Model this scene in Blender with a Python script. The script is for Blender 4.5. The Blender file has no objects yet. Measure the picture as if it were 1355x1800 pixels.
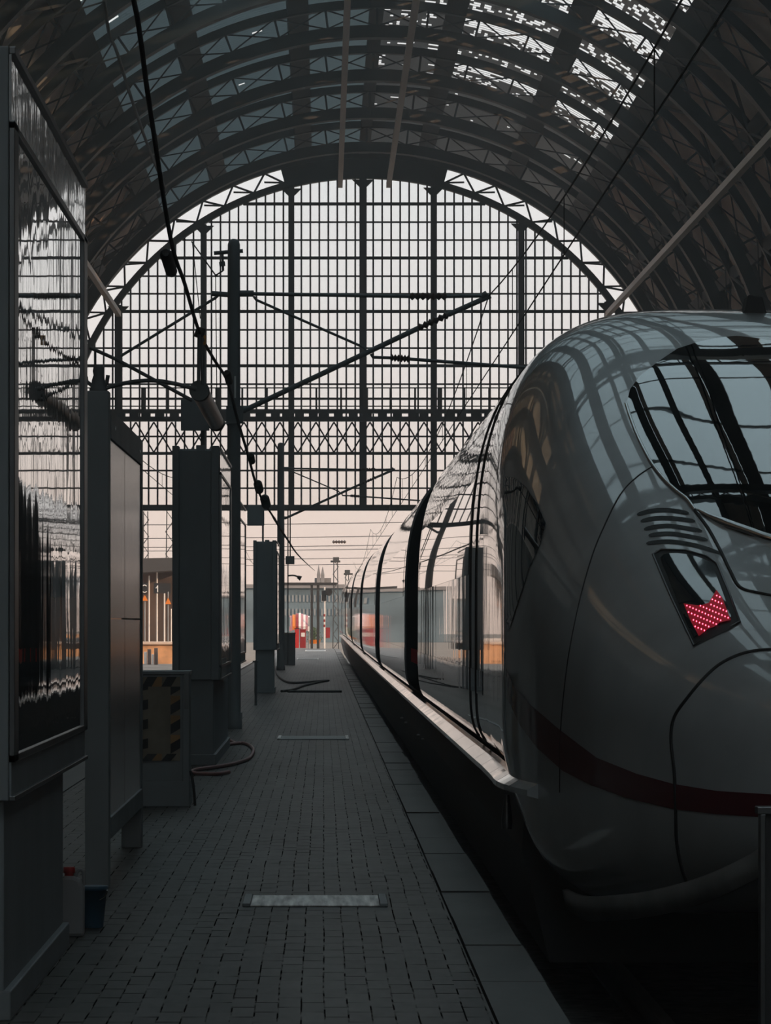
import bpy, math, random
from mathutils import Vector, Matrix
from mathutils.bvhtree import BVHTree
from mathutils.geometry import delaunay_2d_cdt

random.seed(7)
SC = bpy.context.scene
COL = SC.collection
F, VX, VY, EYE = 7100.0, 568.0, 1095.0, 1.6        # focal length (px), vanishing point, eye height


def P(x, y, Y):
    """photo pixel -> point of the place at depth Y"""
    return Vector(((x - VX) * Y / F, Y, EYE + (VY - y) * Y / F))


# ------------------------------------------------------------------ helpers
class MB:
    def __init__(s):
        s.v, s.f, s.sm = [], [], []

    def add(s, vs, fs, smooth=False):
        b = len(s.v)
        s.v += [Vector(p) for p in vs]
        s.f += [tuple(b + i for i in q) for q in fs]
        s.sm += [smooth] * len(fs)

    def box(s, x0, x1, y0, y1, z0, z1):
        s.add([(x0, y0, z0), (x1, y0, z0), (x1, y1, z0), (x0, y1, z0), (x0, y0, z1), (x1, y0, z1), (x1, y1, z1), (x0, y1, z1)],
              [(0, 3, 2, 1), (4, 5, 6, 7), (0, 1, 5, 4), (1, 2, 6, 5), (2, 3, 7, 6), (3, 0, 4, 7)])
        return s

    def bar(s, p, q, w, h, up=(0, 0, 1)):
        p, q = Vector(p), Vector(q)
        d = (q - p).normalized()
        up = Vector(up)
        if abs(d.dot(up)) > .99:
            up = Vector((0, 1, 0)) if abs(d.y) < .9 else Vector((1, 0, 0))
        a = d.cross(up).normalized() * (w / 2)
        b = a.cross(d).normalized() * (h / 2)
        vs = [p - a - b, p + a - b, p + a + b, p - a + b, q - a - b, q + a - b, q + a + b, q - a + b]
        s.add(vs, [(0, 3, 2, 1), (4, 5, 6, 7), (0, 1, 5, 4), (1, 2, 6, 5), (2, 3, 7, 6), (3, 0, 4, 7)])
        return s

    def tube(s, pts, r, n=8, smooth=True, closed=False):
        pts = [Vector(p) for p in pts]
        m = len(pts)
        rs = r if isinstance(r, (list, tuple)) else [r] * m
        ref = None
        base = []
        for i, p in enumerate(pts):
            d = (pts[min(i + 1, m - 1)] - pts[max(i - 1, 0)])
            d = d.normalized() if d.length > 1e-9 else Vector((0, 0, 1))
            if ref is None:
                t = Vector((0, 0, 1)) if abs(d.z) < .9 else Vector((1, 0, 0))
                ref = d.cross(t).normalized()
            else:
                ref = (ref - d * ref.dot(d)).normalized()
            b = d.cross(ref)
            base.append([p + (ref * math.cos(2 * math.pi * k / n) + b * math.sin(2 * math.pi * k / n)) * rs[i] for k in range(n)])
        vs = [v for ring in base for v in ring]
        fs = []
        for i in range(m - 1):
            for k in range(n):
                fs.append((i * n + k, i * n + (k + 1) % n, (i + 1) * n + (k + 1) % n, (i + 1) * n + k))
        s.add(vs, fs, smooth)
        s.add(base[0], [tuple(reversed(range(n)))])
        s.add(base[-1], [tuple(range(n))])
        return s

    def lathe(s, c, prof, n=20, smooth=True):
        """profile of (radius, z) about a vertical axis through c"""
        c = Vector(c)
        vs = [c + Vector((r * math.cos(2 * math.pi * k / n), r * math.sin(2 * math.pi * k / n), z)) for r, z in prof for k in range(n)]
        fs = [(i * n + k, i * n + (k + 1) % n, (i + 1) * n + (k + 1) % n, (i + 1) * n + k) for i in range(len(prof) - 1) for k in range(n)]
        s.add(vs, fs, smooth)
        s.add(vs[:n], [tuple(reversed(range(n)))])
        s.add(vs[-n:], [tuple(range(n))])
        return s

    def prism(s, poly, a, b):
        """poly: points; extrude from offset a to offset b (vectors)"""
        a, b = Vector(a), Vector(b)
        n = len(poly)
        vs = [Vector(p) + a for p in poly] + [Vector(p) + b for p in poly]
        s.add(vs, [tuple(reversed(range(n))), tuple(range(n, 2 * n))] + [(i, (i + 1) % n, n + (i + 1) % n, n + i) for i in range(n)])
        return s

    def build(s, name, mat, parent=None, kind=None, label=None, bevel=0):
        off = Vector((0, 0, 0))
        q = parent
        while q is not None:
            off += q.location
            q = q.parent
        me = bpy.data.meshes.new(name)
        me.from_pydata([v - off for v in s.v], [], s.f)
        me.polygons.foreach_set('use_smooth', s.sm)
        me.materials.append(mat)
        me.update()
        o = bpy.data.objects.new(name, me)
        COL.objects.link(o)
        o.parent = parent
        if kind: o['kind'] = kind
        if label: o['label'] = label
        if bevel:
            md = o.modifiers.new('bevel', 'BEVEL')
            md.width = bevel
            md.segments = 2
            md.limit_method = 'ANGLE'
        return o


def thing(name, label, cat, loc, group=None, kind=None):
    o = bpy.data.objects.new(name, None)
    COL.objects.link(o)
    o.empty_display_size = .2
    o.location = loc
    return tag(o, label, cat, group, kind)


def tag(o, label, cat, group=None, kind=None):
    o['label'] = label
    o['category'] = cat
    if group: o['group'] = group
    if kind: o['kind'] = kind
    return o


def copy_tree(o, parent=None):
    c = o.copy()
    COL.objects.link(c)
    c.parent = parent
    for ch in list(o.children):
        copy_tree(ch, c)
    return c


def hermite(tab):
    xs = [a for a, _ in tab]
    ys = [b for _, b in tab]
    m = []
    for i in range(len(xs)):
        if i == 0: m.append((ys[1] - ys[0]) / (xs[1] - xs[0]))
        elif i == len(xs) - 1: m.append((ys[-1] - ys[-2]) / (xs[-1] - xs[-2]))
        else:
            a = (ys[i] - ys[i - 1]) / (xs[i] - xs[i - 1])
            b = (ys[i + 1] - ys[i]) / (xs[i + 1] - xs[i])
            m.append(0 if a * b <= 0 else 2 * a * b / (a + b))
    def fn(x):
        if x <= xs[0]: return ys[0]
        if x >= xs[-1]: return ys[-1]
        i = 0
        while x > xs[i + 1]: i += 1
        h = xs[i + 1] - xs[i]
        t = (x - xs[i]) / h
        return ((2 * t**3 - 3 * t**2 + 1) * ys[i] + (t**3 - 2 * t**2 + t) * h * m[i] + (-2 * t**3 + 3 * t**2) * ys[i + 1] + (t**3 - t**2) * h * m[i + 1])
    return fn


def sstep(t):
    t = min(1, max(0, t))
    return t * t * (3 - 2 * t)


def smooth_path(pts, k=6):
    pts = [Vector(p) for p in pts]
    out = []
    for i in range(len(pts) - 1):
        p0, p1, p2, p3 = pts[max(i - 1, 0)], pts[i], pts[i + 1], pts[min(i + 2, len(pts) - 1)]
        for j in range(k):
            t = j / k
            out.append(.5 * ((2 * p1) + (p2 - p0) * t + (2 * p0 - 5 * p1 + 4 * p2 - p3) * t * t + (3 * p1 - p0 - 3 * p2 + p3) * t**3))
    out.append(pts[-1])
    return out


# ------------------------------------------------------------------ materials
def mat(name, col, rough=.6, metal=0.0, coat=0.0, noise=None, bump=None, spec=.5, coat_rough=.03, rough_noise=None):
    """noise = (scale xyz, amount); bump = (scale xyz, distance); both in object space (metres)"""
    m = bpy.data.materials.new(name)
    m.use_nodes = True
    nt = m.node_tree
    b = nt.nodes['Principled BSDF']
    b.inputs['Base Color'].default_value = (*col, 1)
    b.inputs['Roughness'].default_value = rough
    b.inputs['Metallic'].default_value = metal
    b.inputs['Specular IOR Level'].default_value = spec
    b.inputs['Coat Weight'].default_value = coat
    b.inputs['Coat Roughness'].default_value = coat_rough
    tc = None
    def coords(scale):
        nonlocal tc
        if tc is None: tc = nt.nodes.new('ShaderNodeTexCoord')
        mp = nt.nodes.new('ShaderNodeMapping')
        mp.inputs['Scale'].default_value = scale
        nt.links.new(tc.outputs['Object'], mp.inputs['Vector'])
        return mp.outputs['Vector']
    def noise_tex(scale, detail=4):
        n = nt.nodes.new('ShaderNodeTexNoise')
        n.inputs['Scale'].default_value = 1
        n.inputs['Detail'].default_value = detail
        nt.links.new(coords(scale), n.inputs['Vector'])
        return n.outputs['Fac']
    if noise:
        fac = noise_tex(noise[0])
        r = nt.nodes.new('ShaderNodeMapRange')
        r.inputs['From Min'].default_value = .3
        r.inputs['From Max'].default_value = .7
        r.inputs['To Min'].default_value = 1 - noise[1]
        r.inputs['To Max'].default_value = 1 + noise[1]
        nt.links.new(fac, r.inputs['Value'])
        mx = nt.nodes.new('ShaderNodeMix')
        mx.data_type = 'RGBA'
        mx.blend_type = 'MULTIPLY'
        mx.inputs['Factor'].default_value = 1
        mx.inputs['A'].default_value = (*col, 1)
        nt.links.new(r.outputs['Result'], mx.inputs['B'])
        nt.links.new(mx.outputs['Result'], b.inputs['Base Color'])
    if rough_noise:
        fac = noise_tex(rough_noise[0])
        r = nt.nodes.new('ShaderNodeMapRange')
        r.inputs['From Min'].default_value = .3
        r.inputs['From Max'].default_value = .7
        r.inputs['To Min'].default_value = rough_noise[1]
        r.inputs['To Max'].default_value = rough_noise[2]
        nt.links.new(fac, r.inputs['Value'])
        nt.links.new(r.outputs['Result'], b.inputs['Roughness'])
    if bump:
        fac = noise_tex(bump[0], 2)
        bp = nt.nodes.new('ShaderNodeBump')
        bp.inputs['Strength'].default_value = 1
        bp.inputs['Distance'].default_value = bump[1]
        nt.links.new(fac, bp.inputs['Height'])
        nt.links.new(bp.outputs['Normal'], b.inputs['Normal'])
        if coat: nt.links.new(bp.outputs['Normal'], b.inputs['Coat Normal'])
    return m


def emit(name, col, strength):
    m = bpy.data.materials.new(name)
    m.use_nodes = True
    nt = m.node_tree
    b = nt.nodes['Principled BSDF']
    b.inputs['Base Color'].default_value = (col[0] * .3, col[1] * .3, col[2] * .3, 1)
    b.inputs['Emission Color'].default_value = (*col, 1)
    b.inputs['Emission Strength'].default_value = strength
    return m


def glass(name, tint, gloss=.06, rough=.02, haze=0.0):
    """thin sheet glass: see-through with a Fresnel reflection and a little dust"""
    m = bpy.data.materials.new(name)
    m.use_nodes = True
    nt = m.node_tree
    nt.nodes.clear()
    out = nt.nodes.new('ShaderNodeOutputMaterial')
    tr = nt.nodes.new('ShaderNodeBsdfTransparent')
    tr.inputs['Color'].default_value = (*tint, 1)
    gl = nt.nodes.new('ShaderNodeBsdfGlossy')
    gl.inputs['Roughness'].default_value = rough
    fr = nt.nodes.new('ShaderNodeFresnel')
    geo = nt.nodes.new('ShaderNodeNewGeometry')      # same reflection from either face of the thin sheet
    ior = nt.nodes.new('ShaderNodeMapRange')
    ior.inputs['To Min'].default_value = 1.45
    ior.inputs['To Max'].default_value = 1 / 1.45
    nt.links.new(geo.outputs['Backfacing'], ior.inputs['Value'])
    nt.links.new(ior.outputs['Result'], fr.inputs['IOR'])
    mx = nt.nodes.new('ShaderNodeMixShader')
    nt.links.new(fr.outputs[0], mx.inputs[0])
    last = tr.outputs[0]
    if haze:
        tl = nt.nodes.new('ShaderNodeBsdfTranslucent')
        tl.inputs['Color'].default_value = (.8, .82, .82, 1)
        mh = nt.nodes.new('ShaderNodeMixShader')
        mh.inputs[0].default_value = haze
        nt.links.new(tr.outputs[0], mh.inputs[1])
        nt.links.new(tl.outputs[0], mh.inputs[2])
        last = mh.outputs[0]
    nt.links.new(last, mx.inputs[1])
    nt.links.new(gl.outputs[0], mx.inputs[2])
    nt.links.new(mx.outputs[0], out.inputs[0])
    return m


def dirty_glass(name, col, trans):
    """grimy roof glazing that lets a little daylight through"""
    m = bpy.data.materials.new(name)
    m.use_nodes = True
    nt = m.node_tree
    nt.nodes.clear()
    out = nt.nodes.new('ShaderNodeOutputMaterial')
    tl = nt.nodes.new('ShaderNodeBsdfTranslucent')
    tl.inputs['Color'].default_value = (*trans, 1)
    df = nt.nodes.new('ShaderNodeBsdfDiffuse')
    df.inputs['Color'].default_value = (*col, 1)
    ad = nt.nodes.new('ShaderNodeAddShader')
    nt.links.new(tl.outputs[0], ad.inputs[0])
    nt.links.new(df.outputs[0], ad.inputs[1])
    nt.links.new(ad.outputs[0], out.inputs[0])
    return m


M = {}
M['steel'] = mat('painted_steel_dark', (.05, .053, .055), .55, noise=((.6, .6, .6), .35))
M['purlin'] = mat('purlin_paint_dark', (.025, .026, .028), .7)
M['steel_rust'] = mat('painted_steel_brown', (.09, .075, .068), .6, noise=((.8, .8, .8), .4))
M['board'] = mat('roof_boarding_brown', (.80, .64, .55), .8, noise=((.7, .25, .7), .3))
M['slat_dark'] = dirty_glass('grimy_roof_glazing_dark', (.06, .065, .068), (.155, .16, .162))
M['slat_teal'] = dirty_glass('grimy_roof_glazing_teal', (.06, .08, .085), (.185, .222, .235))
M['roof_glass'] = glass('roof_glass_teal', (.57, .655, .685), haze=.015)
M['clear_glass'] = glass('clear_roof_glass', (.72, .78, .80), haze=.01)
M['pane'] = glass('gable_glass', (.965, .98, .985))
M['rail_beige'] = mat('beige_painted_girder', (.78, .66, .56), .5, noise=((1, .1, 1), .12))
M['wall'] = mat('hall_wall_plaster', (.25, .22, .20), .85, noise=((.5, .5, .5), .3))
M['case'] = mat('case_paint_anthracite', (.225, .25, .265), .5, noise=((2, 2, 1), .15))
M['case_frame'] = mat('case_frame_aluminium', (.16, .165, .17), .3, metal=.9, noise=((1, 1, 3), .15))
M['case_glass'] = mat('display_glass_dark', (.008, .010, .011), .03, spec=.8, coat=1, coat_rough=.0, bump=((1.2, 2.0, .55), .0016))
M['laminate'] = mat('brown_laminate_sheet', (.13, .095, .075), .22, coat=.5, coat_rough=.16, noise=((3, 22, .5), .5), bump=((3, 14, .35), .0016))  # upright streaks of rippled reflection are put into the brown too
M['mast'] = mat('catenary_mast_paint', (.11, .122, .13), .6, noise=((3, 3, .6), .2))
M['wire'] = mat('dark_cable', (.02, .02, .02), .6)
M['insulator'] = mat('brown_insulator', (.06, .04, .035), .35)
M['amber'] = mat('amber_plastic', (.55, .27, .06), .35)
M['alu'] = mat('lamp_aluminium', (.35, .33, .32), .3, metal=1.0)
M['black'] = mat('black_rubber', (.012, .012, .013), .6)
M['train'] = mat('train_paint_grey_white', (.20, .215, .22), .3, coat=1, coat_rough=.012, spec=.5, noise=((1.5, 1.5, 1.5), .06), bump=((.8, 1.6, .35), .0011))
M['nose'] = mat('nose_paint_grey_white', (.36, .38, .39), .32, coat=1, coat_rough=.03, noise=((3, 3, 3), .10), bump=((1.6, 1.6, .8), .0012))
M['red'] = mat('red_stripe_paint', (.085, .010, .014), .3, coat=1, coat_rough=.015, bump=((.8, 1.6, .35), .0011))
M['tglass'] = mat('windscreen_glass', (.006, .008, .009), .02, spec=1.0, coat=1, coat_rough=.0)
M['lampglass'] = mat('headlamp_glass', (.02, .028, .032), .05, spec=.8, coat=1, coat_rough=.02)
M['chrome'] = mat('bright_trim', (.75, .76, .76), .22, metal=1.0)
M['ledge'] = mat('worn_sill_metal', (.92, .80, .71), .08, metal=1.0, noise=((2, .6, 2), .12), rough_noise=((3, 1.2, 3), .05, .13))
M['matt_red'] = mat('matt_red_stripe', (.5, .03, .03), .9, spec=0.0)
M['gangway'] = mat('dark_vestibule_paint', (.016, .018, .02), .9, spec=0.0)
M['under'] = mat('underframe_dark', (.05, .05, .052), .7)
M['led'] = emit('red_led', (1.0, .005, .06), 1.7)
M['ledtip'] = emit('pink_led_tip', (1.0, .35, .5), 2.2)
M['ledbase'] = emit('red_lens', (.9, .0, .03), .12)
M['kerb'] = mat('concrete_edge_slab', (.05, .046, .044), .5, noise=((2.5, .5, 2), .45), bump=((6, 2, 6), .006))
M['ballast'] = mat('dark_ballast', (.10, .095, .09), .95, noise=((9, 9, 9), .6))
M['rail'] = mat('rail_steel', (.16, .14, .125), .4, metal=.7)
M['plate'] = mat('worn_steel_plate', (.66, .64, .62), .36, metal=.75, noise=((18, 1.2, 1), .6), rough_noise=((20, 1.4, 1), .3, .65))
M['hose'] = mat('faded_red_hose', (.28, .135, .13), .45)
M['jug'] = mat('white_plastic', (.30, .30, .31), .5)
M['redcap'] = mat('red_plastic', (.45, .03, .03), .4)
M['bucket'] = mat('blue_plastic', (.03, .085, .14), .4)
M['yellow'] = mat('hazard_yellow', (.36, .20, .08), .6, noise=((4, 4, 4), .3))
M['panelgrey'] = mat('faded_yellow_panel', (.24, .205, .155), .6, noise=((6, 6, 6), .25))
M['plough'] = mat('plough_grey_paint', (.14, .14, .14), .5, noise=((4, 4, 4), .3))
M['white'] = mat('white_enamel', (.7, .7, .68), .5)
M['label'] = mat('printed_label', (.33, .33, .32), .5, noise=((1, 45, 1), .6))
M['sunwall'] = mat('ochre_concrete', (.62, .33, .16), .8, noise=((1.2, 1.2, 1.2), .45))
M['suntop'] = mat('pale_concrete', (.55, .42, .33), .8, noise=((.6, .6, .6), .2))
M['dirt'] = mat('track_gravel', (.16, .14, .12), .95, noise=((.7, .3, .7), .4))
M['orange'] = mat('orange_sign', (.65, .19, .02), .5)
M['signred'] = mat('bright_red_paint', (.25, .018, .02), .45)
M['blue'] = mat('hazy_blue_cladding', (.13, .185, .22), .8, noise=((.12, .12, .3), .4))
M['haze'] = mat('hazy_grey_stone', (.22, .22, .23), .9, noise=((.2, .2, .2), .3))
M['leaf'] = mat('foliage_green', (.07, .11, .05), .7, noise=((12, 12, 12), .5))
M['pink'] = mat('pink_canvas', (.42, .2, .23), .7)
M['shelter'] = mat('brown_shelter_wall', (.09, .065, .055), .7, noise=((.6, .6, .3), .5))


def paver_mat():
    m = bpy.data.materials.new('concrete_pavers')
    m.use_nodes = True
    nt = m.node_tree
    b = nt.nodes['Principled BSDF']
    L = nt.links.new
    tc = nt.nodes.new('ShaderNodeTexCoord')
    sep = nt.nodes.new('ShaderNodeSeparateXYZ')
    def noise(scale, detail=3):
        mp = nt.nodes.new('ShaderNodeMapping'); mp.inputs['Scale'].default_value = scale
        L(tc.outputs['Object'], mp.inputs[0])
        n = nt.nodes.new('ShaderNodeTexNoise'); n.inputs['Scale'].default_value = 1; n.inputs['Detail'].default_value = detail
        L(mp.outputs[0], n.inputs['Vector'])
        return n.outputs['Fac']
    def math_(op, a, b_=None, c=None):
        n = nt.nodes.new('ShaderNodeMath'); n.operation = op
        for k, v in enumerate((a, b_, c)):
            if v is None: continue
            if isinstance(v, (int, float)): n.inputs[k].default_value = v
            else: L(v, n.inputs[k])
        return n.outputs[0]
    def rng(v, a, b_, c, d):
        n = nt.nodes.new('ShaderNodeMapRange')
        for k, q in zip(('From Min', 'From Max', 'To Min', 'To Max'), (a, b_, c, d)): n.inputs[k].default_value = q
        L(v, n.inputs['Value'])
        return n.outputs['Result']
    L(tc.outputs['Object'], sep.inputs[0])
    wob = math_('MULTIPLY', math_('SUBTRACT', noise((.9, .35, 1)), .5), .03)
    u = math_('DIVIDE', math_('ADD', sep.outputs['X'], wob), .0965)
    row = math_('FLOOR', u)
    fu = math_('FRACT', u)
    shift = math_('MULTIPLY', math_('FRACT', math_('MULTIPLY', row, .5)), 1.0)
    v = math_('ADD', math_('DIVIDE', sep.outputs['Y'], .42), shift)
    colm = math_('FLOOR', v)
    fv = math_('FRACT', v)
    dash = rng(noise((30, 3.2, 1), 1), .40, .56, .0, 1.0)
    ju = math_('MULTIPLY', math_('LESS_THAN', fu, .075), dash)
    jv = math_('MULTIPLY', math_('LESS_THAN', fv, .085), rng(noise((4, 1.1, 1), 1), .42, .6, .1, .9))
    joint = math_('MAXIMUM', ju, jv)
    cmb = nt.nodes.new('ShaderNodeCombineXYZ'); L(row, cmb.inputs[0]); L(colm, cmb.inputs[1])
    wn = nt.nodes.new('ShaderNodeTexWhiteNoise'); wn.noise_dimensions = '2D'; L(cmb.outputs[0], wn.inputs['Vector'])
    val = math_('MULTIPLY', rng(wn.outputs['Value'], 0, 1, .86, 1.14), rng(noise((1.6, .10, 1), 6), .3, .7, .62, 1.3))
    val = math_('MULTIPLY', val, rng(noise((22, 5, 1), 4), .3, .7, .86, 1.12))
    val = math_('MULTIPLY', val, math_('SUBTRACT', 1, math_('MULTIPLY', joint, .8)))
    mx = nt.nodes.new('ShaderNodeMix'); mx.data_type = 'RGBA'; mx.blend_type = 'MULTIPLY'
    mx.inputs['Factor'].default_value = 1
    mx.inputs['A'].default_value = (.055, .05, .046, 1)
    L(val, mx.inputs['B'])
    L(mx.outputs['Result'], b.inputs['Base Color'])
    b.inputs['Roughness'].default_value = .46
    L(math_('MULTIPLY', math_('SUBTRACT', 1, joint), math_('MULTIPLY', val, .34)), b.inputs['Specular IOR Level'])
    bp = nt.nodes.new('ShaderNodeBump'); bp.inputs['Distance'].default_value = .004; bp.inputs['Strength'].default_value = 1
    L(math_('SUBTRACT', 1, joint), bp.inputs['Height'])
    L(bp.outputs['Normal'], b.inputs['Normal'])
    return m


M['paver'] = paver_mat()

# ------------------------------------------------------------------ camera
cam = bpy.data.cameras.new('camera')
co = bpy.data.objects.new('camera', cam)
COL.objects.link(co)
co.location = (0, 0, EYE)
co.rotation_euler = (math.radians(90), 0, 0)
cam.sensor_fit = 'VERTICAL'
cam.sensor_height = 36
cam.sensor_width = 27.1
cam.lens = 36 * F / 1800
cam.shift_x = (677.5 - VX) / 1800
cam.shift_y = (VY - 900) / 1800
cam.clip_end = 4000
SC.camera = co

# ------------------------------------------------------------------ sky and sun
SKY_TOP = 2.6
w = bpy.data.worlds.new('evening_sky')
SC.world = w
w.use_nodes = True
nt = w.node_tree
nt.nodes.clear()
wo = nt.nodes.new('ShaderNodeOutputWorld')
bg = nt.nodes.new('ShaderNodeBackground')
tc = nt.nodes.new('ShaderNodeTexCoord')
sp = nt.nodes.new('ShaderNodeSeparateXYZ')
cr = nt.nodes.new('ShaderNodeValToRGB')
nt.links.new(tc.outputs['Generated'], sp.inputs[0])
nt.links.new(sp.outputs['Z'], cr.inputs[0])
e = cr.color_ramp.elements
e[0].position = 0; e[0].color = (.98, .77, .66, 1)
e[1].position = 1; e[1].color = (.56, .555, .555, 1)
for pos, c in ((.03, (1.0, .84, .75)), (.062, (1.02, .95, .91)), (.11, (.99, 1.0, 1.0)), (.3, (.74, .76, .77))):
    k = e.new(pos); k.color = (*c, 1)
bg.inputs['Strength'].default_value = 1.0
nt.links.new(cr.outputs[0], bg.inputs[0])
mr = nt.nodes.new('ShaderNodeMapRange')          # the open sky overhead is brighter than the band near the horizon
mr.interpolation_type = 'SMOOTHSTEP'
mr.inputs['From Min'].default_value = .16
mr.inputs['From Max'].default_value = .7
mr.inputs['To Min'].default_value = 1.0
mr.inputs['To Max'].default_value = SKY_TOP
nt.links.new(sp.outputs['Z'], mr.inputs['Value'])
nt.links.new(mr.outputs['Result'], bg.inputs['Strength'])
nt.links.new(bg.outputs[0], wo.inputs[0])

sl = bpy.data.lights.new('sun', 'SUN')
sl.energy = 4.0
sl.angle = .01
sl.color = (1.0, .62, .36)
so = bpy.data.objects.new('sun', sl)
COL.objects.link(so)
so.location = (40, 160, 30)
sd = Vector((-.84, .5, -.30)).normalized()          # low sun from the right, slightly behind
so.rotation_euler = sd.to_track_quat('-Z', 'Y').to_euler()

# ------------------------------------------------------------------ the hall
HX, HZ, R1, RO, RS = 1.93, 8.3, 14.25, 15.45, 15.75
YG = 190.0
def arc(r, deg, Y):
    a = math.radians(deg)
    return Vector((HX + r * math.sin(a), Y, HZ + r * math.cos(a)))

def arc_box(mb, r0, r1, a0, a1, y0, y1, n):
    """curved box between two radii, angles and depths"""
    vs, fs = [], []
    for i in range(n + 1):
        a = a0 + (a1 - a0) * i / n
        vs += [arc(r0, a, y0), arc(r1, a, y0), arc(r1, a, y1), arc(r0, a, y1)]
    for i in range(n):
        b = i * 4
        for k in range(4):
            fs.append((b + k, b + (k + 1) % 4, b + 4 + (k + 1) % 4, b + 4 + k))
    fs += [(3, 2, 1, 0), (n * 4, n * 4 + 1, n * 4 + 2, n * 4 + 3)]
    mb.add(vs, fs)

# one roof arch (at Y = 0), then copies
def make_arch():
    root = thing('roof_arch', 'arched lattice roof truss spanning the hall', 'roof truss', (0, 0, 0), kind='structure', group='arched roof trusses of the hall')
    c = MB()
    arc_box(c, R1, R1 + .42, -90, 90, -.2, .2, 72)
    arc_box(c, R1 - .04, R1, -90, 90, -.32, .32, 72)
    c.box(HX - R1 - .42, HX - R1, -.3, .3, -.9, HZ)
    c.box(HX + R1, HX + R1 + .42, -.3, .3, -.9, HZ)
    c.build('lower_chord', M['steel'], root)
    u = MB()
    arc_box(u, RO - .16, RO + .14, -90, 90, -.18, .18, 72)
    u.build('upper_chord', M['steel'], root)
    l = MB()
    n = 26
    st = 180 / n
    for i in range(n):
        a = -90 + i * st
        l.bar(arc(R1 + .4, a, 0), arc(RO - .1, a, 0), .08, .08, (0, 1, 0))
        l.bar(arc(R1 + .4, a, -.06), arc(RO - .1, a + st, -.06), .05, .05, (0, 1, 0))
        l.bar(arc(R1 + .4, a + st, .06), arc(RO - .1, a, .06), .05, .05, (0, 1, 0))
    l.build('lattice', M['steel'], root)
    return root
ARCHES = [179.5, 167.5, 156, 144.5, 133, 121.5, 110, 98.5, 87, 75.5, 64, 52.5, 41, 29.5, 18, 6.5, -5, -16.5, -28, -39.5, -51]
arch0 = make_arch()
for i, y in enumerate(ARCHES):
    a = arch0 if i == 0 else copy_tree(arch0)
    a.location.y = y

# longitudinal purlins, ridge beam
YB = -60.0
names = {}
for ang, wd in ((0, .5), (10.6, .75), (-10.6, .75), (26, .8), (-26, .8), (39, .9), (-39, .9), (52, .45), (-52, .45), (64, .45), (-64, .45), (76, .45), (-76, .45)):
    mb = MB()
    h = math.degrees(wd / 2 / RO)
    arc_box(mb, RO - .12, RO + .22, ang - h, ang + h, YB, YG, 1)
    o = mb.build('roof_purlin', M['purlin'], kind='structure')
    o['label'] = 'long dark roof purlin running the length of the hall'
    o['group'] = 'roof purlins'
    o['category'] = 'purlin'

# lattice girders between the arches on the flanks (diamond bracing)
mb = MB()
ys = [YG] + ARCHES
for y1, y0 in zip(ys[:9], ys[1:10]):
    for sgn in (-1, 1):
        for a0, a1 in ((39, 52), (52, 64), (64, 76)):
            mb.bar(arc(RO - .1, sgn * a0, y0), arc(RO - .1, sgn * a1, y1), .09, .09)
            mb.bar(arc(RO - .1, sgn * a1, y0), arc(RO - .1, sgn * a0, y1), .09, .09)
            ym = (y0 + y1) / 2
            mb.bar(arc(RO + .05, sgn * a0, ym), arc(RO + .05, sgn * a1, ym), .28, .18, (0, 1, 0))
o = mb.build('roof_bracing', M['steel_rust'], kind='structure')
o['label'] = 'diagonal wind bracing between the roof arches on both flanks'
o['category'] = 'bracing'

# boarded flanks, and unseen side walls added to control the light
for nm, s_ in (('left', -1), ('right', 1)):
    mb = MB()
    arc_box(mb, RS, RS + .12, s_ * 39, s_ * 90, YB, YG, 40)
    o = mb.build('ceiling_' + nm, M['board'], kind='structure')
    mb = MB()
    x = HX + s_ * (RS)
    mb.box(min(x, x + s_ * .3), max(x, x + s_ * .3), YB, YG, -.9, HZ)
    mb.build('wall_' + nm, M['wall'], kind='structure')

def arc_sheet(mb, a0, a1, y0, r0, y1, r1, n, th=.008):
    vs, fs = [], []
    for i in range(n + 1):
        a = a0 + (a1 - a0) * i / n
        vs += [arc(r0, a, y0), arc(r0 + th, a, y0), arc(r1 + th, a, y1), arc(r1, a, y1)]
    for i in range(n):
        b = i * 4
        for k in range(4):
            fs.append((b + k, b + (k + 1) % 4, b + 4 + (k + 1) % 4, b + 4 + k))
    fs += [(3, 2, 1, 0), (n * 4, n * 4 + 1, n * 4 + 2, n * 4 + 3)]
    mb.add(vs, fs)

# glazed crown: rows of slatted glazing, many slats missing on the right
def louvre(a0, a1, y0, y1, dens, long_rows, m, sparse_ends=True):
    mb = MB()
    pitch, gap = .5, .26
    n = int((y1 - y0) / pitch)
    cells = max(8, int(abs(a1 - a0) * 2.1))
    for i in range(n):
        ya = y0 + i * pitch
        arc_sheet(mb, a0, a1, ya, RS, ya + pitch - gap, RS + .045, 5)
        t = i / n
        is_long = long_rows and .12 < t < .42
        k = 0
        while k < cells:
            p_open = .92 if is_long else dens
            if random.random() < p_open:
                k += random.choice((1, 1, 2, 2, 3)) if not is_long else 3
                if k < cells and not is_long: pass
                else: continue
            run = 1
            while k + run < cells and random.random() > p_open: run += 1
            if k < cells:
                b0 = a0 + (a1 - a0) * k / cells
                b1 = a0 + (a1 - a0) * min(k + run + .12, cells) / cells
                arc_sheet(mb, b0, b1, ya + pitch - gap - .01, RS + .047, ya + pitch + .01, RS - .002, max(1, run // 2))
            k += run
    o = mb.build('ceiling', m, kind='structure')
    o['label'] = 'slatted roof glazing between two arches'
    return o
zones = ((0, 10.6), (10.6, 26), (26, 39))
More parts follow.
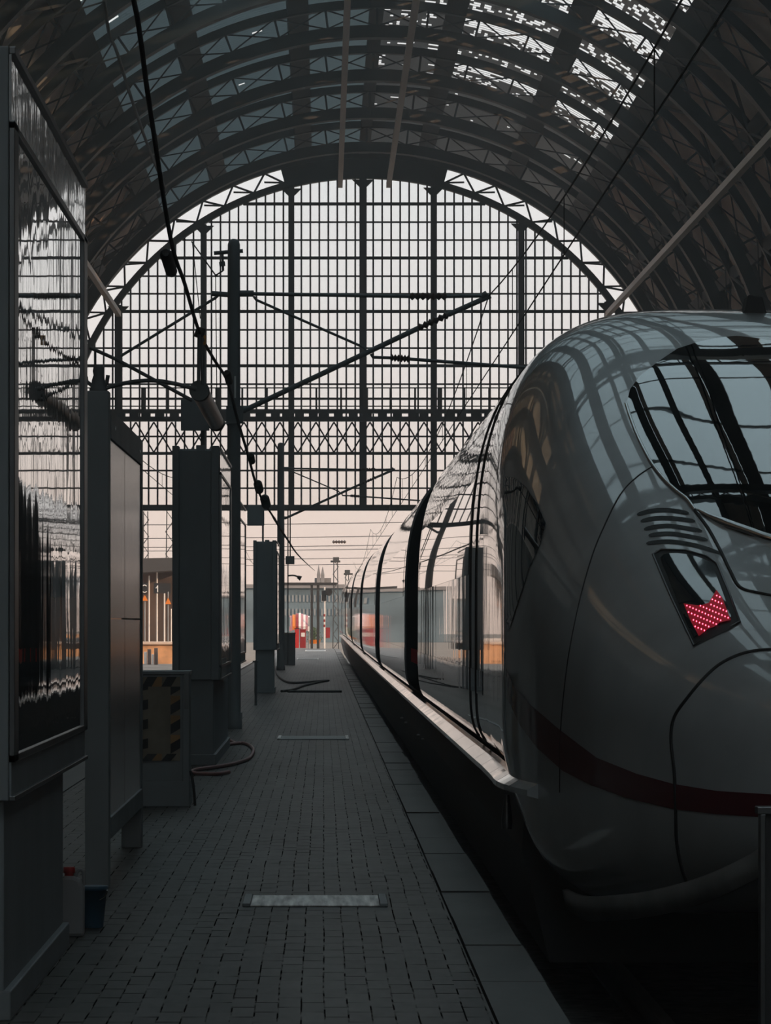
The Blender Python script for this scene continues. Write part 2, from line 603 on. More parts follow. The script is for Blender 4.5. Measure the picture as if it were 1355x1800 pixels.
for b in range(8):
    y1, y0 = ys[b], ys[b + 1]
    for zi, (a0, a1) in enumerate(zones):
        if b >= 5 and zi < 2: continue
        dr = (.02, .16, .42, .60, .68, .70, .70, .70)[b] * (.55, .95, 1.0)[zi]
        louvre(a0, a1, y0, y1, dr, b >= 2 and zi > 0, M['slat_dark'])
        dl = (.0, .0, .03, .04, .07, .1, .12, .12)[b]
        louvre(-a1, -a0, y0, y1, dl, False, M['slat_teal'])
for y1, y0 in zip(ys[5:], ys[6:] + [YB]):  # unseen bays; glass strips laid out to light the hall and reflections
    lit = y0 > 40
    rear = y1 < 7
    strips = ((-37, -30), (-26, -18), (-16, -9), (-7.5, -.9), (.9, 7.5), (9, 16), (18, 26), (30, 37)) if lit else ((-37, -30), (30, 37))
    half = 26 if y0 > 98 else 39
    if 29 < y0 < 40: strips = ((-26, -18), (-16, -9), (-7.5, -.9), (9, 16))
    if rear: strips = ((-38, -20), (-19, -.6), (.6, 19), (20, 38))  # rear bays glazed wider and clearer to light front faces
    if half == 26: strips = strips[1:-1]
    mb = MB()
    for a0, a1 in strips:
        arc_sheet(mb, a0, a1, y0, RS, y1, RS, 5)
    o = mb.build('ceiling', M['clear_glass'] if rear else M['roof_glass'], kind='structure')
    o['label'] = 'glazed roof strips between two arches above the near part of the platform'
    mb = MB()
    a = -half
    for a0, a1 in strips + ((half, half),):
        if a0 - a > .1: arc_box(mb, RS, RS + .08, a, a0, y0, y1, 4)
        a = a1
    mb.build('boarding', M['board'], o)
    mb = MB()
    for k in range(1, 4):
        yy = y0 + (y1 - y0) * k / 4
        arc_box(mb, RS - .08, RS - .005, -half, half, yy - .05, yy + .05, 14)
    mb.build('glazing_bars', M['steel'], o)

# beige longitudinal girders hung under the trusses
gl = []
for X, z in ((.8, 22.15), (3.07, 22.15), (13.35, 16.1), (-9.6, 16.1)):
    mb = MB()
    mb.box(X - .11, X + .11, 60, YG - .3, z - .12, z + .12)
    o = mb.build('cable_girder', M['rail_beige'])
    gl.append(o)
tag(gl[0], 'beige girder under the roof crown, left of the central pair', 'girder', 'girders hung along the hall roof')
tag(gl[1], 'beige girder under the roof crown, right of the central pair', 'girder', 'girders hung along the hall roof')
tag(gl[2], 'beige girder running diagonally down the right roof flank behind the train', 'girder', 'girders hung along the hall roof')
tag(gl[3], 'beige girder low on the left roof flank behind the glass display case', 'girder', 'girders hung along the hall roof')

# ------------------------------------------------------------------ glazed gable (window_1)
S = F / YG
def gx(x): return (x - VX) / S
def gz(y): return EYE + (VY - y) / S
GR = 14.2
def ztop(X):
    d = GR * GR - (X - HX) ** 2
    return HZ + math.sqrt(d) if d > 0 else HZ
def xext(z):
    if z <= HZ: return GR
    d = GR * GR - (z - HZ) ** 2
    return math.sqrt(d) if d > 0 else 0
win = thing('window_1', 'huge arched glazed gable closing the far end of the hall above the tracks', 'window', (HX, YG, 0), kind='structure')
zb = gz(893)
mb = MB()
arc_box(mb, GR, GR + .3, -90, 90, YG - .25, YG + .25, 90)
arc_box(mb, GR + .95, RS + .2, -90, 90, YG - .25, YG + .25, 90)
arc_box(mb, GR + .2, RS, -15, 15, YG - .15, YG + .15, 20)
mb.box(HX - GR - .35, HX - GR, YG - .25, YG + .25, -.9, HZ)
mb.box(HX + GR, HX + GR + .35, YG - .25, YG + .25, -.9, HZ)
mb.build('arch_rim', M['steel'], win)
mb = MB()
n = 56
for i in range(n):
    a = -84 + 168 * i / n
    if abs(a) < 14: continue
    mb.bar(arc(GR + .28, a, YG), arc(GR + .98, a + 168 / n, YG), .09, .09, (0, 1, 0)) if i % 2 else mb.bar(arc(GR + .98, a, YG), arc(GR + .28, a + 168 / n, YG), .09, .09, (0, 1, 0))
    if i % 2: 
        c = arc(GR + .3, a, YG); mb.bar(c, c + Vector((.95 if a > 0 else -.95, 0, .02)), .08, .07, (0, 1, 0))
mb.build('rim_lattice', M['steel'], win)
# fine muntins
mb = MB()
k = -36
while k <= 36:
    X = HX + k * .4225
    k += 1
    if abs(X - HX) >= GR - .1: continue
    mb.box(X - .04, X + .04, YG - .05, YG + .05, zb, ztop(X) + .05)
y = 358.5
zs = []
for y in (358.5, 453.5, 547.5, 643):
    z = gz(y); e_ = xext(z)
    mb.box(HX - e_, HX + e_, YG - .07, YG + .07, z - .07, z + .07)
z = gz(797); mb.box(HX - GR, HX + GR, YG - .07, YG + .07, z - .07, z + .07)
mb.build('muntin_grid', M['steel'], win)
mb = MB()
for y in (390, 421.5, 485, 516, 579.5, 611.5, 675, 700, 767, 827, 858):
    z = gz(y); e_ = xext(z)
    mb.box(HX - e_, HX + e_, YG + .12, YG + .17, z - .04, z + .04)
mb.build('rear_glazing_bars', M['steel_rust'], win)
for x, wd in ((208, .32), (358, .28), (512, .28), (638, .34), (762, .28), (916, .28), (1068, .32)):
    X = gx(x)
    mb = MB()
    mb.box(X - wd / 2, X + wd / 2, YG - .25, YG + .15, zb, ztop(X))
    z = ztop(X) - .05
    mb.prism([(X - wd / 2, YG, z - .34), (X - wd / 2, YG, z), (X - wd / 2 - .34, YG, z)], (0, -.1, 0), (0, .1, 0))
    mb.prism([(X + wd / 2, YG, z - .34), (X + wd / 2 + .34, YG, z), (X + wd / 2, YG, z)], (0, -.1, 0), (0, .1, 0))
    mb.build('mullion', M['steel'], win)
# walkway and lattice girder
mb = MB()
z0, z1 = gz(742), gz(721)
mb.box(HX - GR, HX + GR, YG - 1.0, YG - .3, z1 - .18, z1)
mb.box(HX - GR, HX + GR, YG - .9, YG - .4, z0, z0 + .22)
X = HX - GR + .2
while X < HX + GR - .4:
    mb.box(X, X + .42, YG - .95, YG - .35, z0 + .2, z1 - .15)
    X += .5 + .22 * random.random()
mb.build('walkway', M['steel'], win)
mb = MB()
for yy in (684, 704, 716):
    z = gz(yy)
    mb.box(HX - GR, HX + GR, YG - 1.0, YG - .95, z - .025, z + .025)
for i in range(25):
    X = HX - GR + .4 + i * 1.155
    wd = .11 if i % 3 == 0 else .045
    mb.box(X - wd, X + wd, YG - 1.02, YG - .94, z1, gz(684))
mb.build('walkway_railing', M['steel_rust'], win)
mb = MB()
za, zc = gz(743), gz(796)
X = HX - GR + .1
while X < HX + GR - .9:
    mb.bar((X, YG - .5, zc), (X + .845, YG - .5, za), .07, .06, (0, 1, 0))
    mb.bar((X, YG - .5, za), (X + .845, YG - .5, zc), .07, .06, (0, 1, 0))
    X += .845
mb.build('cross_bracing', M['steel'], win)
mb = MB()
mb.box(HX - GR, HX + GR, YG - .3, YG + .3, gz(897.5), gz(887.5))
mb.build('bottom_beam', M['steel'], win)
mb = MB()
pts = [(HX - GR, YG + .1, zb), (HX + GR, YG + .1, zb)] + [(HX + GR * math.sin(math.radians(a)), YG + .1, HZ + GR * math.cos(math.radians(a))) for a in range(90, -91, -3)]
mb.add(pts, [tuple(range(len(pts)))])
mb.build('pane', M['pane'], win)

# gable behind the photographer (seen only in reflections)
wb = thing('window_2', 'glazed gable at the near end of the hall behind the viewpoint', 'window', (HX, YB, 0), kind='structure')
mb = MB()
arc_box(mb, GR, RS + .2, -90, 90, YB - .2, YB + .2, 60)
for k in range(-8, 9):
    X = HX + k * 1.65
    if abs(X - HX) < GR: mb.box(X - .12, X + .12, YB - .1, YB + .1, 7, ztop(X))
for z in (10, 13, 16, 19):
    e_ = xext(z); mb.box(HX - e_, HX + e_, YB - .1, YB + .1, z - .1, z + .1)
mb.box(HX - GR, HX + GR, YB - .6, YB + .6, 7, 8.2)
mb.build('frame', M['steel'], wb)
mb = MB()
pts = [(HX - GR, YB, 8), (HX + GR, YB, 8)] + [(HX + GR * math.sin(math.radians(a)), YB, HZ + GR * math.cos(math.radians(a))) for a in range(90, -91, -3)]
mb.add(pts, [tuple(range(len(pts)))])
mb.build('pane', M['roof_glass'], wb)
mb = MB()
mb.box(HX - RS, HX + RS, YB - .4, YB, -.9, 7.2)
mb.build('wall_back', M['wall'], kind='structure')

# dusty haze hanging in the hall
hz = bpy.data.materials.new('dusty_air')
hz.use_nodes = True
nt = hz.node_tree
nt.nodes.clear()
o_ = nt.nodes.new('ShaderNodeOutputMaterial')
v_ = nt.nodes.new('ShaderNodeVolumeScatter')
v_.inputs['Color'].default_value = (.92, .96, 1, 1)
v_.inputs['Density'].default_value = .0014
v_.inputs['Anisotropy'].default_value = .25
nt.links.new(v_.outputs[0], o_.inputs['Volume'])
mb = MB()
pl = [(HX - RS - .2, 0, -1.0), (HX + RS + .2, 0, -1.0)] + [arc(RS + .25, a, 0) for a in range(90, -91, -3)]
mb.prism(pl, (0, -20, 0), (0, YG + .6, 0))
import bmesh
o = mb.build('haze', hz, kind='stuff')
bm = bmesh.new(); bm.from_mesh(o.data); bmesh.ops.remove_doubles(bm, verts=bm.verts, dist=1e-5); bmesh.ops.recalc_face_normals(bm, faces=bm.faces)
bm.to_mesh(o.data); bm.free()
tag(o, 'faint dusty haze filling the hall between platform and roof', 'haze', kind='stuff')

# ------------------------------------------------------------------ ground, platform
PX0, PX1, PX2 = -2.45, .69, .985
mb = MB()
mb.box(-90, 120, YB - 5, 900, -1.4, -.9)
mb.build('ground', M['dirt'], kind='structure')
mb = MB()
mb.box(HX - RS, PX0 - .02, YB, YG, -.9, -.62)
mb.box(PX2 + .02, HX + RS, YB, YG + 70, -.9, -.62)
mb.build('floor_trackbed', M['ballast'], kind='structure')
mb = MB()
mb.box(PX0, PX1, -6, 252, -.9, 0)
mb.build('floor', M['paver'], kind='structure')
mb = MB()
Y = -6.0
while Y < 250:
    L = 2.0
    dz = random.uniform(-.006, .006)
    mb.box(PX1 + .012, PX2 + random.uniform(-.008, .008), Y + .008, Y + L - .008, -.16, .004 + dz)
    Y += L
mb.box(PX1, PX2 - .06, -6, 252, -.9, -.12)
mb.build('trim_1', M['kerb'], kind='structure')
mb = MB()
mb.box(PX0 - .3, PX0, -6, 252, -.9, .01)
mb.build('trim_2', M['kerb'], kind='structure')
rl = []
for X in (1.78, 3.22, -5.2, -3.76):
    mb = MB()
    prof = [(-.07, 0), (.07, 0), (.07, .02), (.012, .035), (.012, .11), (.036, .12), (.036, .155), (-.036, .155), (-.036, .12), (-.012, .11), (-.012, .035), (-.07, .02)]
    mb.prism([(X + a, 0, -.62 + b) for a, b in prof], (0, -5, 0), (0, 255, 0))
    rl.append(mb.build('rail', M['rail']))
for o, t in zip(rl, ('steel rail under the near left wheels of the express train', 'steel rail under the far right side of the express train', 'far steel rail of the empty track left of the platform', 'near steel rail of the empty track left of the platform')):
    tag(o, t, 'rail', 'running rails')

# ------------------------------------------------------------------ train
CX = 2.5
def tdx(Y): return -.17 * sstep((Y - 60) / 120)
def tdz(Y): return .26 * sstep((Y - 60) / 130)
TT = hermite([(19.55, 1.0), (19.62, 1.18), (19.8, 1.36), (20.2, 1.58), (20.7, 1.81), (21.2, 2.02), (22, 2.38), (23, 2.79), (24, 3.17), (25, 3.47), (25.8, 3.60), (26.6, 3.65), (30, 3.65)])
BB = hermite([(19.55, .95), (19.62, .62), (19.8, .36), (20.2, .20), (20.8, .10), (21.6, .04), (22.4, .10), (23.0, .27), (23.6, .46), (24.2, .60), (26, .66)])
ZB = hermite([(19.55, .97), (20.5, 1.05), (22, 1.3), (23.5, 1.5), (26, 1.6)])
NU = hermite([(19.55, 2.2), (20.5, 2.25), (22, 2.45), (23.5, 2.9), (25.5, 3.35), (27, 3.35)])
NL = hermite([(19.55, 2.3), (20.3, 3.0), (21, 4.4), (21.8, 6.0), (25, 7.5), (27, 8.0)])
def WW(Y):
    if Y >= 23.8: return 1.45
    t = 1 - ((23.8 - Y) / 4.2) ** 2
    return 1.45 * math.sqrt(max(t, 0))
def section(Y, n=96):
    """left half, top centre to bottom centre: (u, z)"""
    W, T, B, zb_, nu, nl = max(WW(Y), 1e-4), TT(Y), BB(Y), ZB(Y), NU(Y), NL(Y)
    out = []
    for i in range(n + 1):
        ph = math.pi * i / n
        s_, c_ = math.sin(ph), math.cos(ph)
        h, e_ = (T - zb_, nu) if c_ >= 0 else (zb_ - B, nl)
        r = ((abs(s_) / W) ** e_ + (abs(c_) / max(h, 1e-4)) ** e_) ** (-1 / e_)
        out.append((r * s_, zb_ + r * c_))
    return out
def loft(ys_, n=96, curve=False):
    vs, fs = [], []
    for Y in ys_:
        sec = section(min(Y, 27), n)
        dx, dz = (tdx(Y), tdz(Y)) if curve else (0, 0)
        ring = [(CX + dx - u, Y, z + dz) for u, z in sec] + [(CX + dx + u, Y, z + dz) for u, z in reversed(sec[1:-1])]
        vs += ring
    m = len(ring)
    for i in range(len(ys_) - 1):
        for k in range(m):
            a, b = i * m + k, i * m + (k + 1) % m
            fs.append((a, a + m, b + m, b))
    return vs, fs, m

train = thing('express_train', 'sleek grey-white express train with a streamlined nose and lit red tail lamp', 'train', (CX, 22, 0))
NY = [19.6 + (26.6 - 19.6) * (1 - math.cos(math.pi / 2 * i / 110)) for i in range(111)]
nv, nf, nm_ = loft(NY)
mb = MB()
mb.add(nv, nf, True)
mb.add(nv[:nm_], [tuple(range(nm_))], True)
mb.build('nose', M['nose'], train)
BVH = BVHTree.FromPolygons([Vector(v) for v in nv], nf + [tuple(range(nm_))])
CAMP = Vector((0, 0, EYE))
def hit(x, y, off=0.0):
    d = Vector(((x - VX) / F, 1, (VY - y) / F)).normalized()
    loc, nor, _, _ = BVH.ray_cast(CAMP, d)
    if loc is None: return None
    if nor.dot(d) > 0: nor = -nor
    return loc + nor * off
def line_hits(px, off, k=8):
    pts = smooth_path([(x, y, 0) for x, y in px], k)
    return [h for h in (hit(p.x, p.y, off) for p in pts) if h is not None]
def mir(p): return Vector((2 * CX - p.x, p.y, p.z))
def patch(mb, outline, off, step=9, mirror=True, dense=True):
    """skin piece that follows the nose: outline given on the photo, cast onto the body"""
    pts = []
    n = len(outline)
    for i in range(n):
        a, b = Vector(outline[i]), Vector(outline[(i + 1) % n])
        m = max(1, int((b - a).length / step))
        pts += [a + (b - a) * j / m for j in range(m)]
    edges = [(i, (i + 1) % len(pts)) for i in range(len(pts))]
    x0, x1 = min(p.x for p in pts), max(p.x for p in pts)
    y0, y1 = min(p.y for p in pts), max(p.y for p in pts)
    def inside(q):
        c = False
        for i in range(len(pts)):
            a, b = pts[i], pts[i - 1]
            if (a.y > q.y) != (b.y > q.y) and q.x < (b.x - a.x) * (q.y - a.y) / (b.y - a.y) + a.x: c = not c
        return c
    inner = []
    yy = y0
    while yy < y1:
        xx = x0
        while xx < x1:
            q = Vector((xx, yy))
            if inside(q) and min((q - p).length for p in pts) > step * .5: inner.append(q)
            xx += step
        yy += step
    v2, _, f2, *_ = delaunay_2d_cdt(pts + inner, edges, [list(range(len(pts)))], 1, 1e-4)
    v3 = [hit(p.x, p.y, off) for p in v2]
    fs = [tuple(f) for f in f2 if all(v3[i] is not None for i in f)]
    used = sorted({i for f in fs for i in f})
    ix = {i: k for k, i in enumerate(used)}
    vs = [v3[i] for i in used]
    fs = [tuple(ix[i] for i in f) for f in fs]
    # orient towards the viewer
    o = []
    for f in fs:
        a, b, c = vs[f[0]], vs[f[1]], vs[f[2]]
        o.append(f if (b - a).cross(c - a).dot(CAMP - a) > 0 else tuple(reversed(f)))
    if mirror:
        mb.add(vs, o, True)
        return [(vs, o), ([mir(v) for v in vs], [tuple(reversed(f)) for f in o])]
    mb.add(vs, o, True)
def both(name, outline, off, step, m, parent, label=None):
    r_ = []
    for vs, fs in patch(MB(), outline, off, step):
        q = MB(); q.add(vs, fs, True); r_.append(q.build(name, m, parent, label=label))
    return r_
def centre_px(Y):
    z = TT(Y)
    return (VX + CX * F / Y - .6, VY - (z - EYE) * F / Y)

# windscreen
left_edge = [(1101, 712), (1110, 740), (1124, 775), (1145, 815), (1168, 845), (1190, 866), (1208, 880), (1222, 899)]
lower_edge = [(1222, 899), (1245, 913), (1275, 928), (1310, 941), (1355, 953)]
top_edge = [(1290, 592), (1262, 595), (1228, 602), (1191, 614), (1157, 637), (1125, 662), (1108, 685)]
outline = left_edge + lower_edge[1:] + [centre_px(Y) for Y in (21.2, 21.6, 22, 22.5, 23, 23.5, 24, 24.3, 24.5)] + top_edge
(va, fa), (vb, fb) = patch(MB(), outline, .006, 8)
for v in va:
    if abs(v.x - CX) < .012: v.x = CX
vb = [mir(v) for v in va]
mb = MB()
ix = []
for v in vb:
    ix.append(next((i for i, q in enumerate(va) if abs(v.x - CX) < 1e-6 and (q - v).length < 1e-5), None))
vs = list(va); mp = []
for v, i in zip(vb, ix):
    if i is None: mp.append(len(vs)); vs.append(v)
    else: mp.append(i)
mb.add(vs, fa + [tuple(mp[i] for i in f) for f in fb], True)
mb.build('windscreen', M['tglass'], train, label='dark glossy windscreen')
for f_ in (lambda p: p, mir):
    mb = MB(); mb.tube([f_(p) for p in line_hits(left_edge, .01)], .010, 6)
    mb.build('windscreen_trim', M['chrome'], train, label='thin bright trim at the windscreen edge')
sill = line_hits([(1226, 897), (1250, 911), (1280, 924), (1320, 938), (1355, 950), (1400, 958)], .006)  # sky highlight on the hood edge, built as a bright strip
for f_ in (lambda p: p, mir):
    mb = MB(); mb.tube([f_(p) for p in sill], [.006 + .022 * min(1, i / 14) for i in range(len(sill))], 8)
    mb.build('windscreen_sill', M['chrome'], train, label='pale curved sill below the windscreen')
# side cab window
both('cab_side_window', [(888, 838), (905, 840), (925, 856), (945, 886), (960, 920), (951, 955), (931, 1000), (911, 1060), (894, 1112), (888, 1060), (887, 950)], .005, 6, M['tglass'], train, 'dark pointed cab side window')
# red stripe on the nose
top = [(890, 1172), (903, 1205), (935, 1240), (985, 1283), (1050, 1332), (1120, 1360), (1185, 1378), (1260, 1390), (1355, 1396), (1440, 1398)]
bot = [(1440, 1442), (1355, 1437), (1260, 1431), (1185, 1422), (1100, 1402), (1040, 1380), (990, 1355), (945, 1315), (915, 1275), (893, 1228)]
both('red_stripe', top + bot, .004, 8, M['red'], train, 'dark red stripe across the nose')
# seams
def seam(px, r, name='panel_seam', off=0.0):
    h = line_hits(px, off)
    for f_ in (lambda p: p, mir):
        mb = MB(); mb.tube([f_(p) for p in h], r, 6); mb.build(name, M['black'], train)
seam([(1440, 1141), (1355, 1142), (1310, 1148), (1270, 1165), (1240, 1190), (1210, 1225), (1186, 1260), (1180, 1300), (1186, 1360), (1188, 1420), (1190, 1480), (1200, 1530), (1218, 1575)], .011, 'coupler_hatch_seam')
seam([(1152, 817), (1120, 838), (1090, 870), (1062, 925), (1040, 980), (1018, 1060), (1000, 1150), (990, 1230), (985, 1300), (984, 1393)], .005)
seam([(1222, 899), (1245, 930), (1266, 968), (1284, 1005), (1300, 1032), (1330, 1042), (1400, 1055)], .010, 'hood_seam')
# ventilation slots
mb_all = [[(1120, 905), (1142, 899), (1166, 897), (1190, 899), (1211, 903)], [(1126, 917), (1148, 912), (1170, 911), (1196, 913), (1222, 917)], [(1132, 931), (1155, 926), (1179, 925), (1206, 929), (1234, 934)],
          [(1140, 942), (1162, 939), (1185, 939), (1214, 944), (1244, 950)], [(1136, 956), (1160, 953), (1185, 953), (1225, 960), (1266, 973)]]
for i, c in enumerate(mb_all):
    p = smooth_path([(x, y, 0) for x, y in c], 4)
    hgt = [3.6 * min(1, .35 + min(j, len(p) - 1 - j) * .5) for j in range(len(p))]
    ol = [(q.x, q.y - h) for q, h in zip(p, hgt)] + [(q.x, q.y + h) for q, h in reversed(list(zip(p, hgt)))]
    both('vent_slot', ol, .003, 5, M['black'], train)
# tail lamp
def c5(pts): return [(1100 + x / 5.314, 860 + y / 5.314) for x, y in pts]
lo = c5([(250, 610), (285, 578), (330, 565), (450, 563), (560, 575), (670, 600), (760, 630), (820, 662), (855, 700), (890, 780), (935, 890), (980, 1000), (1075, 1250), (960, 1320), (850, 1370), (640, 1475), (560, 1330), (490, 1170), (420, 1010), (330, 800), (275, 690)])
cx_ = sum(p[0] for p in lo) / len(lo); cy_ = sum(p[1] for p in lo) / len(lo)
lamp, lampr = both('tail_lamp', lo, .004, 6, M['black'], train)
li = [(cx_ + (x - cx_) * .80, cy_ + (y - cy_) * .86) for x, y in lo]
a_, b_ = both('lamp_glass', li, .008, 6, M['lampglass'], lamp); b_.parent = lampr
lm = c5([(250, 610), (330, 565), (560, 575), (760, 630), (855, 700), (980, 1000), (1075, 1250), (640, 1475), (420, 1010), (330, 800), (250, 610)])
h = [hit(x, y, .006) for x, y in [(cx_ + (x - cx_) * .985, cy_ + (y - cy_) * .985) for x, y in lm]]
mb = MB(); mb.tube(h, .006, 6); mb.build('lamp_rim', M['case_frame'], lamp)
mb = MB(); mb.tube([mir(p) for p in h], .006, 6); mb.build('lamp_rim', M['case_frame'], lampr)
lp = c5([(545, 1080), (600, 1088), (700, 1100), (780, 1075), (850, 955), (905, 1030), (985, 1235), (880, 1260), (830, 1300), (780, 1315), (690, 1385), (615, 1250)])
a_, b_ = both('lens', lp, .010, 6, M['ledbase'], lamp, 'red glowing lens'); b_.parent = lampr
def inpoly(q, pl):
    c = False
    for i in range(len(pl)):
        a, b = pl[i], pl[i - 1]
        if (a[1] > q[1]) != (b[1] > q[1]) and q[0] < (b[0] - a[0]) * (q[1] - a[1]) / (b[1] - a[1]) + a[0]: c = not c
    return c
lc = (sum(p[0] for p in lp) / len(lp), sum(p[1] for p in lp) / len(lp))
lps = [(lc[0] + (x - lc[0]) * .97, lc[1] + (y - lc[1]) * .95) for x, y in lp]
ledm = tipm = None
for j in range(-9, 10):
    for i in range(-14, 15):
        q = c5([(760 + i * 28.5 - j * 12, 1130 + i * 12.5 + j * 48)])[0]
        if not inpoly(q, lps): continue
        p = hit(q[0], q[1], .011)
        if ledm is None:
            b0 = MB(); b0.lathe((0, 0, 0), [(.0005, -.0055), (.0042, -.003), (.0052, 0), (.0042, .003), (.0005, .0055)], 10)
            o = b0.build('led', M['led'], lamp); ledm = o.data
            b1 = MB(); b1.lathe((0, -.004, 0), [(.0004, -.0042), (.0022, -.002), (.0022, .002), (.0004, .0042)], 8)
            t_ = b1.build('led_tip', M['ledtip'], lamp); tipm = t_.data
            t_.parent = lamp
        else:
            o = bpy.data.objects.new('led', ledm); COL.objects.link(o); o.parent = lamp
            t_ = bpy.data.objects.new('led_tip', tipm); COL.objects.link(t_); t_.parent = lamp
        for a_ in (o, t_): a_.location = p - Vector((CX, 22, 0))
for o in lamp.children:
    if o.name.startswith('led') and not o.name.startswith('lens'):
        pass
if ledm:
    off = Vector((CX, 22, 0))
    for me in (ledm, tipm):
        for v in me.vertices: v.co += off     # built relative to the train's base
# roof antenna
mb = MB()
c = Vector((2.72, 25.6, 3.53))
mb.prism([c + Vector((-.11, 0, 0)), c + Vector((.12, 0, 0)), c + Vector((.075, 0, .03)), c + Vector((.05, 0, .13)), c + Vector((-.04, 0, .14)), c + Vector((-.06, 0, .04))], (0, -.12, 0), (0, .12, 0))
mb.build('roof_antenna', M['under'], train, bevel=.01)
# snow plough lip
mb = MB()
pts_o, pts_i = [], []
for i in range(41):
    Y = 19.72 + (21.9 - 19.72) * (1 - math.cos(math.pi / 2 * i / 40))
    W = WW(Y)
    for L, k_, z in ((pts_o, .93, BB(Y) + .10), (pts_i, .915, BB(Y) - .03 * sstep((21.9 - Y) / .5))):
        L.append((CX - W * k_, Y + .04, z))
n_ = len(pts_o)
vs = pts_o + pts_i + [(2 * CX - x, y, z) for x, y, z in pts_o] + [(2 * CX - x, y, z) for x, y, z in pts_i]
mb.add(vs, [(i, i + 1, n_ + i + 1, n_ + i) for i in range(n_ - 1)] + [(2 * n_ + i + 1, 2 * n_ + i, 3 * n_ + i, 3 * n_ + i + 1) for i in range(n_ - 1)], True)
o = mb.build('snow_plough', M['plough'], train)
sm_ = o.modifiers.new('thick', 'SOLIDIFY'); sm_.thickness = .03

# cars
GAPS = [(44.8, 52.2), (74.6, 80.6), (103.6, 109.2), (131.5, 137), (159.5, 165), (188, 193)]
ZONES = [(26.6, 44.8)] + [(a[1], b[0]) for a, b in zip(GAPS, GAPS[1:])] + [(193, 221)]
for i, (y0, y1) in enumerate(ZONES):
    m = max(3, int((y1 - y0) / 1.5))
    vs, fs, k = loft([y0 + (y1 - y0) * j / m for j in range(m + 1)], 72, True)
    mb = MB(); mb.add(vs, fs, True)
    mb.add(vs[:k], [tuple(range(k))]); mb.add(vs[-k:], [tuple(reversed(range(k)))])
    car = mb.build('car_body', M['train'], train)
    # window band and stripe, flush on both sides
    for nm2, z0, z1, mt in (('window_band', 1.95, 2.62, M['tglass']), ('side_stripe', 1.12, 1.28, M['red'])) + ((('vestibule_stripe', 1.14, 1.30, M['matt_red']),) if i == 0 else ()):
        ya = y0 + (2.6 if i == 0 else .9); yb = y1 - .9
        if nm2 == 'side_stripe': ya, yb = y0, y1
        if nm2 == 'vestibule_stripe': ya, yb = y1 + .1, y1 + 3.4
        for sgn in (-1, 1):
            mb = MB()
            mm = max(2, int((yb - ya) / 2))
            vs = []
            for j in range(mm + 1):
                Y = ya + (yb - ya) * j / mm
                for t in range(5):
                    z = z0 + (z1 - z0) * t / 4
                    e_ = NU(27) if z > ZB(27) else NL(27)
                    hh = (TT(27) - ZB(27)) if z > ZB(27) else (ZB(27) - BB(27))
                    u = 1.45 * (1 - (abs(z - ZB(27)) / hh) ** e_) ** (1 / e_)
                    vs.append((CX + tdx(Y) + sgn * (u + .003), Y, z + tdz(Y)))
            fs = [(j * 5 + t, j * 5 + t + 1, (j + 1) * 5 + t + 1, (j + 1) * 5 + t) for j in range(mm) for t in range(4)]
            if sgn > 0: fs = [tuple(reversed(f)) for f in fs]
            mb.add(vs, fs, True)
            mb.build(nm2, mt, car) if nm2 != 'vestibule_stripe' else mb.build('side_stripe', mt, car, label='matt red stripe across the dark vestibule')
    if i < len(GAPS):
        ga, gb = GAPS[i]
        sec = section(27, 48)
        vs = []
        for Y in (ga - .05, gb + .05):
            vs += [(CX + tdx(Y) - u * .985, Y, z * .985 + .02 + tdz(Y)) for u, z in sec] + [(CX + tdx(Y) + u * .985, Y, z * .985 + .02 + tdz(Y)) for u, z in reversed(sec[1:-1])]
        k = len(vs) // 2
        mb = MB(); mb.add(vs, [(a, a + k, (a + 1) % k + k, (a + 1) % k) for a in range(k)], True)
        mb.build('vestibule', M['gangway'], train, label='matt dark vestibule section between two cars')
# door seams of the first car
for yy in (27.75, 28.85):
    sec = section(27, 72)
    for sgn in (-1, 1):
        mb = MB()
        pts = [(CX + sgn * (u + .002), yy, z) for u, z in sec if .7 < z < 3.35 and u > .5]
        mb.tube(pts, .008, 6)
        mb.build('door_seam', M['black'], train)
# sill ledge along the car sides
def surf_u(Y, z):
    sec = section(min(Y, 27), 200)
    for a, b in zip(sec, sec[1:]):
        if b[1] <= z <= a[1] and b[1] < ZB(min(Y, 27)) - .05:
            return a[0] + (b[0] - a[0]) * (a[1] - z) / max(a[1] - b[1], 1e-6)
    return sec[len(sec) // 2][0]
seg = [22.1, 22.7, 23.4, 24.6, 26.0, 27.2, 29.0, 31.2, 33.4, 36.0, 40.0, 44, 48.2]
y = 48.3
while y < 218:
    seg.append(y + .5); y += 8.25
    if y > 222: break
seg = sorted(set(seg))
for k in range(len(seg) - 1):
    y0, y1 = seg[k] + .012, seg[k + 1] - .012
    if y1 - y0 < .2: continue
    m = max(3, int((y1 - y0) / .35)) if y1 < 30 else max(2, int((y1 - y0) / .8))
    for sgn in (-1, 1):
        if sgn > 0 and k > 12: continue
        mb = MB()
        vs = []
        for j in range(m + 1):
            Y = y0 + (y1 - y0) * j / m
            u = surf_u(min(Y, 27), .88)
            zl = .675
            for du, dz in ((-.06, .064), (-.022, .056), (.056, .010), (.056, -.022), (-.05, -.05)):
                vs.append((CX + tdx(Y) + sgn * (u + du), Y, zl + dz + tdz(Y)))
        fs = [(j * 5 + t, j * 5 + (t + 1) % 5, (j + 1) * 5 + (t + 1) % 5, (j + 1) * 5 + t) for j in range(m) for t in range(5)]
        fs += [(4, 3, 2, 1, 0), tuple(m * 5 + t for t in range(5))]
        if sgn > 0: fs = [tuple(reversed(f)) for f in fs]
        mb.add(vs, fs)
        mb.build('sill_ledge', M['ledge'] if k > 0 else M['nose'], train)
